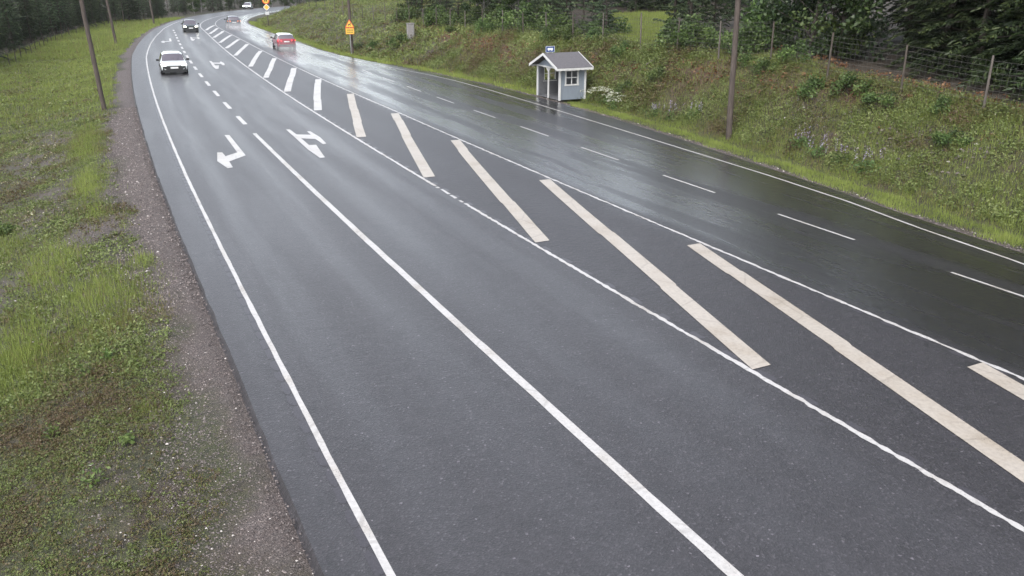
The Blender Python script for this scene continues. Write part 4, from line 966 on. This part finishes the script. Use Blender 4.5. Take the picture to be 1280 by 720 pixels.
# concrete box on the bank
x, y = -9.14, 77.54; cb = empty('utility_cabinet', (x, y, zb(x, y)), .35); tag(cb, 'grey upright concrete box standing on the bank below the pines', 'cabinet')
m = MB(); m.box((0, 0, .58), (.62, .45, 1.36)); m.build('body', M['concrete'], cb, bevel=.03)
m = MB(); m.box((0, 0, 1.285), (.70, .53, .06)); m.build('lid', M['concrete'], cb, bevel=.015)
m = MB(); m.box((0, -.233, .62), (.48, .018, 1.0)); dr_ = m.build('door', M['concrete'], cb, bevel=.005)
m = MB(); m.box((.18, -.25, .62), (.03, .03, .12)); m.build('handle', M['steel'], dr_)
# ------------------------------------------------------------------ wire fences
def fence(label, ss, of, hgt, wires, vert, wr, zoff=0., upto=999, mat=None):
    root = empty('wire_fence', (0, 0, 0)); tag(root, label, 'fence'); r = random.Random(9); P = []
    for s in ss:
        x, y = W(s, of(s)); x, y = float(x), float(y); z = zb(x, y); h = hgt*r.uniform(.93, 1.12); lx, ly = r.uniform(-.05, .05), r.uniform(-.05, .05)
        P.append((x, y, z, h))
        m = MB(); m.tube([(0, 0, -.4), (lx*.5, ly*.5, h*.5), (lx, ly, h)], [.046, .042, .038], 8); o = m.build('post', mat or (M['postwood'] if r.random() < .6 else M['postdark']), root); o.location = (x, y, z)
    m = MB()
    for a, b in zip(P[:-1], P[1:]):
        for k in range(wires):
            f = .06+.9*k/(wires-1); A = (a[0], a[1], a[2]+hgt*f); B = (b[0], b[1], b[2]+hgt*f); mid = ((A[0]+B[0])/2, (A[1]+B[1])/2, (A[2]+B[2])/2-.03); m.tube([A, mid, B], wr, 3, False)
        if vert and a[1] < upto:
            n = int(math.dist(a[:2], b[:2])/vert)
            for i in range(1, n):
                t = i/n; x, y, z = [a[q]+(b[q]-a[q])*t for q in range(3)]; m.tube([(x, y, z+hgt*.06-.03*math.sin(3.14*t)), (x, y, z+hgt*.96-.03*math.sin(3.14*t))], wr*.8, 3, False)
    m.build('wire_mesh', M['wire'], root); return root
fence('long wire mesh game fence on wooden posts along the top of the right bank', [8.6, 12.1, 15.5, 19.0, 22.5, 26.3, 29.8, 33.5, 37.0, 40.5, 44.7, 48.5, 52.4, 56.2, 60.0, 63.8, 67.5, 71.0, 74.5, 78.0, 82.0, 86, 90, 94.5, 99, 104, 109, 114, 120, 126, 132, 138], lambda s: oFence(s), 1.72, 9, .22, .0048, upto=52)
fence('low fence of thin dark stakes along the far wood edge of the meadow', list(np.arange(72, 158, 3.6)), lambda s: LEDGE(s)+1.6, 1.15, 3, 0, .006, mat=M['postdark'])
# fallen trunk at the wood edge, broken stick on the bank
def stick(name, label, cat, a, b, r0, r1, mat, twigs):
    root = empty(name, a); tag(root, label, cat); m = MB(); d = Vector(b)-Vector(a); rr = random.Random(4)
    m.tube([(0, 0, 0), tuple(d*.5+Vector((0, 0, .05))), tuple(d)], [r0, (r0+r1)/2, r1], 7); m.build('stem', mat, root)
    for k in range(twigs):
        t = rr.uniform(.3, .95); p = d*t; m = MB(); m.tube([tuple(p), tuple(p+Vector((rr.uniform(-.5, .5), rr.uniform(-.5, .5), rr.uniform(.1, .5)))*d.length*.25)], [r1*.8, r1*.3], 5); m.build('twig', mat, root)
x, y = -60.2, 104.; z = zb(x, y); stick('fallen_tree', 'thin dead trunk leaning down out of the wood onto the low meadow', 'fallen tree', (x, y, z+.05), (x-1.6, y+.8, z+2.0), .07, .03, M['bark_grey'], 6)
x, y = W(38.2, 17.0); x, y = float(x), float(y); stick('broken_branch', 'pale broken branch leaning against the fence above the bank slope', 'branch', (x-.2, y, zb(x, y)+.02), (x+1.0, y-.1, zb(x, y)+.75), .03, .015, M['postwood'], 3)
x, y = W(59.5, 18.9); x, y = float(x), float(y); stick('broken_branch', 'pale slanting dead branch among the pine trunks behind the fence', 'branch', (x, y, zb(x, y)+.02), (x+.6, y, zb(x, y)+1.3), .03, .015, M['postwood'], 3)
# ------------------------------------------------------------------ cars (local +x is forward)
def loft(stations, split):
    """stations: (x, half width, sill z, mid z, belt z, top half width, top z); split(i, strip) -> key of the part a face belongs to"""
    rings = []
    for (x, w, zb_, zm, zl, wt, zt) in stations:
        h = [(0, zb_), (w*.80, zb_), (w*.96, zb_+.10), (w, zm), (w*.965, zl), ((w*.965*.22+wt*.78), zl+(zt-zl)*.80), (wt*.80, zt-.012), (0, zt)]
        ring = [(x, y, z) for y, z in h] + [(x, -y, z) for y, z in h[-2:0:-1]]; rings.append(ring)
    n = len(rings[0]); parts = {}
    def strip(k):
        k = k % n; return k if k < 7 else n-1-k
    for i in range(len(rings)-1):
        for k in range(n):
            key = split(i, strip(k), k < 7); mb = parts.setdefault(key, {})
            mb.setdefault('f', []).append([rings[i][k], rings[i][(k+1) % n], rings[i+1][(k+1) % n], rings[i+1][k]])
    for ring, key in ((rings[0], split(-1, 0, True)), (rings[-1], split(-2, 0, True))):
        parts.setdefault(key, {}).setdefault('f', []).append(list(ring))
    out = {}
    for key, d in parts.items():
        m = MB(); ix = {}
        for f in d['f']:
            fi = []
            for p in f:
                q = tuple(round(c, 5) for c in p)
                if q not in ix: ix[q] = len(m.v); m.v.append(q)
                if ix[q] not in fi: fi.append(ix[q])
            if len(fi) > 2: m.f.append(tuple(fi))
        out[key] = m
    return out
def car(label, x, y, rz, paint, L, Wd, H, kind, lights, group=None, roof_mat=None, name='car'):
    root = empty(name, (x, y, .006), rz); tag(root, label, 'car', group)
    w = Wd/2; f = L/2; zb_ = .21; belt = H*.62; hood = H*.60
    # rear -> front
    st = [(-f, w*.86, zb_+.14, .60, .82, w*.74, .90),
          (-f+.05, w*.93, zb_+.06, .62, belt*.97, w*.78, belt+.10),
          (-f+.34, w*.99, zb_, .62, belt, w*.70, H*.93),
          (-f+.75, w, zb_, .62, belt, w*.70, H*.985),
          (-.25, w, zb_, .62, belt*.985, w*.70, H),
          (.30, w, zb_, .62, belt*.975, w*.70, H*.985),
          (.62, w, zb_, .62, belt*.97, w*.69, H*.94),
          (1.34, w, zb_, .62, belt*.955, w*.80, hood+.05),
          (f-.42, w*.985, zb_, .60, hood*.93, w*.80, hood-.01),
          (f-.12, w*.93, zb_+.02, .56, hood*.83, w*.78, hood*.90),
          (f, w*.80, zb_+.10, .52, hood*.74, w*.70, hood*.79)]
    A_ = np.array(st); xs = []
    for a, b in zip(A_[:-1, 0], A_[1:, 0]): xs += [a, a+(b-a)/3, a+2*(b-a)/3] if b-a > .2 else [a]
    xs.append(f); xs = np.array(xs); own = np.clip(np.searchsorted(A_[:, 0], xs, side='right')-1, 0, len(st)-2)
    D = np.gradient(A_, A_[:, 0], axis=0)
    def herm(c):
        x0 = A_[:, 0]; y0 = A_[:, c]; h = np.diff(x0); d = np.diff(y0)/h; m_ = np.zeros(len(x0)); m_[0] = d[0]; m_[-1] = d[-1]
        for i in range(1, len(x0)-1):
            m_[i] = 0 if d[i-1]*d[i] <= 0 else 2*d[i-1]*d[i]/(d[i-1]+d[i])
        t = (xs-x0[own])/h[own]; a = y0[own]; b = y0[own+1]; hh = h[own]
        return (2*t**3-3*t**2+1)*a+(t**3-2*t**2+t)*hh*m_[own]+(-2*t**3+3*t**2)*b+(t**3-t**2)*hh*m_[own+1]
    st2 = [(xs[i],)+tuple(herm(c)[i] for c in range(1, 7)) for i in range(len(xs))]
    def split(i, k, left):
        i = own[i] if i >= 0 else i
        if i < 0: return 'body'
        if k in (5, 6) and i == 1: return 'rear_window'
        if k == 4 and i in (2, 3, 4, 5): return 'side_window'
        if k in (5, 6) and i == 6: return 'windshield'
        if k in (5, 6) and i in (2, 3, 4, 5) and roof_mat is not None: return 'roof'
        return 'body'
    parts = loft(st2, split)
    body = parts['body'].build('body', paint, root, smooth=True)
    for q in ('rear_window', 'windshield', 'side_window'):
        parts[q].build(q, M['car_glass'], root, smooth=True)
    if 'roof' in parts: parts['roof'].build('roof', roof_mat, root, smooth=True)
    m = MB()
    for sg in (-1, 1):
        for px in (-.55, .28): m.poly([(px-.04, sg*(w*.935), belt*.98), (px+.04, sg*(w*.935), belt*.98), (px+.02, sg*(w*.765), H*.955), (px-.05, sg*(w*.765), H*.955)], (0, sg*.012, 0))
    m.build('door_pillar', M['plastic'], root)
    wx = (f-.86, -f+.80)
    for px in wx:
        for sg in (-1, 1):
            m = MB(); m.tube([(px, sg*(w-.23), .335), (px, sg*(w+.006), .335)], .335, 22); wh = m.build('wheel', M['tyre'], root, smooth=True)
            m = MB(); m.tube([(px, sg*(w-.02), .335), (px, sg*(w+.012), .335)], .225, 18)
            for k in range(5):
                a = 6.2832*k/5; m.tube([(px, sg*(w+.016), .335), (px+.2*math.cos(a), sg*(w+.016), .335+.2*math.sin(a))], .022, 5)
            m.build('rim', M['rim'], wh)
            m = MB(); n = 16; pts = [(px+.40*math.cos(3.1416*i/n), sg*(w-.012), .335+.40*math.sin(3.1416*i/n)) for i in range(n+1)]
            m.poly(pts, (0, sg*.018, 0)); m.build('wheel_arch', M['plastic'], root)
    m = MB()
    for sg in (-1, 1): m.box((0, sg*(w-.02), zb_+.05), (L*.52, .05, .12))
    m.build('sill', M['plastic'], root)
    # nose
    m = MB(); m.poly([(f-.10, -w*.90, .18), (f-.10, w*.90, .18), (f-.10, w*.84, .60), (f-.10, -w*.84, .60)], (.13, 0, 0)); m.build('front_bumper', M['plastic'], root, bevel=.01)  # bottom edge drawn lower so dark plastic also fills in the underbody shadow
    m = MB(); m.box((f-.01, 0, hood*.66), (.05, Wd*.56, .10)); g = m.build('grille', M['plastic'], root, bevel=.01)
    m = MB(); m.box((f+.045, 0, .50 if kind != 'dark' else .52), (.012, .52, .115)); m.build('number_plate', M['plate'], root)
    for sg in (-1, 1):
        m = MB(); m.poly([(f-.10, sg*w*.60, hood*.72), (f-.20, sg*w*.92, hood*.74), (f-.22, sg*w*.93, hood*.86), (f-.09, sg*w*.60, hood*.83)], (.135, 0, 0)); m.build('headlight', lights[0], root, bevel=.008)
        m = MB(); m.poly([(f-.10, sg*w*.60, .38), (f-.17, sg*w*.93, .40), (f-.17, sg*w*.93, .60), (f-.10, sg*w*.80, .50)], (.155, 0, 0)); m.build('bumper_corner', lights[2], root, bevel=.008)
        m = MB(); m.poly([(-f+.10, sg*w*.50, belt*.86), (-f+.14, sg*w*.93, belt*.88), (-f+.18, sg*w*.95, belt*.99), (-f+.09, sg*w*.50, belt*.97)], (-.11, 0, 0)); m.build('tail_light', lights[1], root, bevel=.008)
        m = MB(); m.box((.98, sg*(w+.11), belt+.07), (.11, .20, .15)); m.box((1.0, sg*(w+.0), belt+.02), (.06, .10, .05)); m.build('door_mirror', M['plastic'], root, bevel=.02)
        m = MB(); m.tube([(1.26, sg*.05+.25, hood+.085), (.92, sg*.30+.12, H*.80)], .012, 4); m.build('wiper', M['plastic'], root)
    m = MB(); m.box((-f-.0, 0, .42), (.07, Wd*.80, .16)); m.build('rear_bumper', M['plastic'], root, bevel=.02)
    m = MB(); m.box((-f-.035, 0, .76), (.012, .52, .115)); m.build('rear_plate', M['plate'], root)
    return root
def on_road(s, o): x, y = W(s, o); return float(x), float(y)
def fwd(s): return math.pi/2 - head(s)         # direction of increasing s, as a rotation of +x
x, y = on_road(67.7, -5.45); car('white hatchback driving towards the viewer in the turning lane', x, y, fwd(67)+math.pi, M['white_car'], 4.4, 1.83, 1.46, 'white', (M['lamp_on_soft'], M['tail_on'], M['lamp_lens']))
x, y = on_road(122.3, -1.75); car('dark green car with lit headlamps coming round the bend', x, y, fwd(122)+math.pi, M['dark_car'], 4.5, 1.86, 1.52, 'dark', (M['lamp_on'], M['tail_on'], M['plastic']))
x, y = on_road(87.9, 5.65); car('red hatchback with pale roof and lit tail lamps throwing up spray', x, y, fwd(88), M['red_car'], 4.3, 1.82, 1.5, 'red', (M['lamp_lens'], M['tail_on'], M['plastic']), roof_mat=M['white_car'])  # roof panel takes the white body material, the rest is red
x, y = on_road(131.2, 4.45); car('dark slate blue car driving away in spray near the bend', x, y, fwd(131), M['blue_car'], 4.6, 1.86, 1.6, 'blue', (M['lamp_lens'], M['amber'], M['plastic']))
x, y = -62.4, 205.5; s_, o_ = SO(x, y); car('small distant white car crossing beyond the bend', x, y, fwd(float(s_[0]))+math.pi+.2, M['white_car'], 4.2, 1.86, 1.5, 'white', (M['lamp_on_soft'], M['tail_on'], M['plastic']))
# ------------------------------------------------------------------ spray thrown up behind the two departing cars
def spray_mat(dens):
    t = NT('water_spray'); t.t.nodes.remove(t.b); pv = t.n('ShaderNodeVolumePrincipled'); pv.inputs['Color'].default_value = (.95, .95, .97, 1)
    co = t.coords().outputs['Object']; n = t.noise(1.1, 3, .6, co); sx = t.n('ShaderNodeSeparateXYZ'); t.l(co, sx.inputs[0])
    fx = t.smooth(sx.outputs[0], -11, -1.0); fz = t.smooth(sx.outputs[2], 1.25, .1); fy = t.smooth(t.math('ABSOLUTE', sx.outputs[1]), 1.9, .5)
    d = t.math('MULTIPLY', t.math('MULTIPLY', fx, fz), t.math('MULTIPLY', fy, t.smooth(n, .25, .75))); t.l(t.math('MULTIPLY', d, dens), pv.inputs['Density']); t.l(pv.outputs[0], t.out.inputs['Volume']); return t.m
def spray(s, o, L, dens, label):
    x, y = on_road(s, o); e = MB(); n = 14; rings = []
    for i in range(9):
        t = i/8; rw = 1.2+.7*t; rh = 1.1+.5*math.sin(3*t)
        rings.append([(1.2-(L)*t, rw*math.cos(3.14159*k/(n-1)), .02+rh*math.sin(3.14159*k/(n-1))) for k in range(n)])
    vs = [p for r_ in rings for p in r_]; fs = []
    for i in range(8):
        for k in range(n): fs.append((i*n+k, i*n+(k+1) % n, (i+1)*n+(k+1) % n, (i+1)*n+k))
    fs += [tuple(range(n))[::-1], tuple(8*n+k for k in range(n))]; e.add(vs, fs)
    ob = e.build('road_spray', spray_mat(dens)); ob.location = (x, y, .01); ob.rotation_euler = (0, 0, fwd(s)); tag(ob, label, 'spray', None, 'stuff')
spray(85.4, 5.65, 12, .22, 'white spray trailing behind the red car')
spray(128.6, 4.45, 12, .45, 'white spray trailing behind the dark slate car')
# ------------------------------------------------------------------ damp air
HAZE = 1
if HAZE:
    m = MB(); m.box((-40, 20, 24), (1400, 1000, 62)); hz = m.build('haze'); hz.display_type = 'WIRE'
    t = NT('damp_air'); t.t.nodes.remove(t.b); pv = t.n('ShaderNodeVolumePrincipled'); pv.inputs['Color'].default_value = (.90, .92, .95, 1); pv.inputs['Density'].default_value = .00010; t.l(pv.outputs[0], t.out.inputs['Volume']); hz.data.materials.append(t.m)
    tag(hz, 'damp rainy air over the whole road', 'haze', None, 'stuff')
# ------------------------------------------------------------------ sky, sun, camera
w = bpy.data.worlds.new('World'); sc.world = w; w.use_nodes = True; nt = w.node_tree; bg = nt.nodes['Background']
sky = nt.nodes.new('ShaderNodeTexSky'); sky.sky_type = 'NISHITA'; sky.sun_disc = False; SE, SR = math.radians(52), math.radians(200)
sky.sun_elevation = SE; sky.sun_rotation = SR; sky.air_density = 1.0; sky.dust_density = 3.0
hs = nt.nodes.new('ShaderNodeHueSaturation'); hs.inputs['Saturation'].default_value = .36; nt.links.new(sky.outputs[0], hs.inputs['Color']); nt.links.new(hs.outputs[0], bg.inputs['Color']); bg.inputs['Strength'].default_value = .15
sl_ = bpy.data.lights.new('overcast_sun', 'SUN'); sl_.energy = .8; sl_.angle = math.radians(25); sl_.color = (1, .97, .93); so_ = bpy.data.objects.new('overcast_sun', sl_); COL.objects.link(so_)
dirv = Vector((math.sin(SR)*math.cos(SE), math.cos(SR)*math.cos(SE), math.sin(SE))); so_.rotation_euler = (-dirv).to_track_quat('-Z', 'Y').to_euler(); so_.location = (0, 0, 60)
cam = bpy.data.cameras.new('camera'); cam.sensor_width = 36; cam.lens = 36*1029/1280; cam.clip_end = 4000; cam.clip_start = .1
co_ = bpy.data.objects.new('camera', cam); COL.objects.link(co_); co_.location = (0, 0, 6.4); co_.rotation_euler = (math.radians(90-20.5), 0, 0); sc.camera = co_
sc.view_settings.view_transform = 'Standard'; sc.view_settings.look = 'None'; sc.view_settings.exposure = 1.40; sc.view_settings.gamma = 1
try: sc.view_settings.use_curve_mapping = False
except Exception: pass
sc.cycles.max_bounces = 6; sc.cycles.diffuse_bounces = 2; sc.cycles.glossy_bounces = 2; sc.cycles.transmission_bounces = 4; sc.cycles.volume_bounces = 0; sc.cycles.transparent_max_bounces = 6
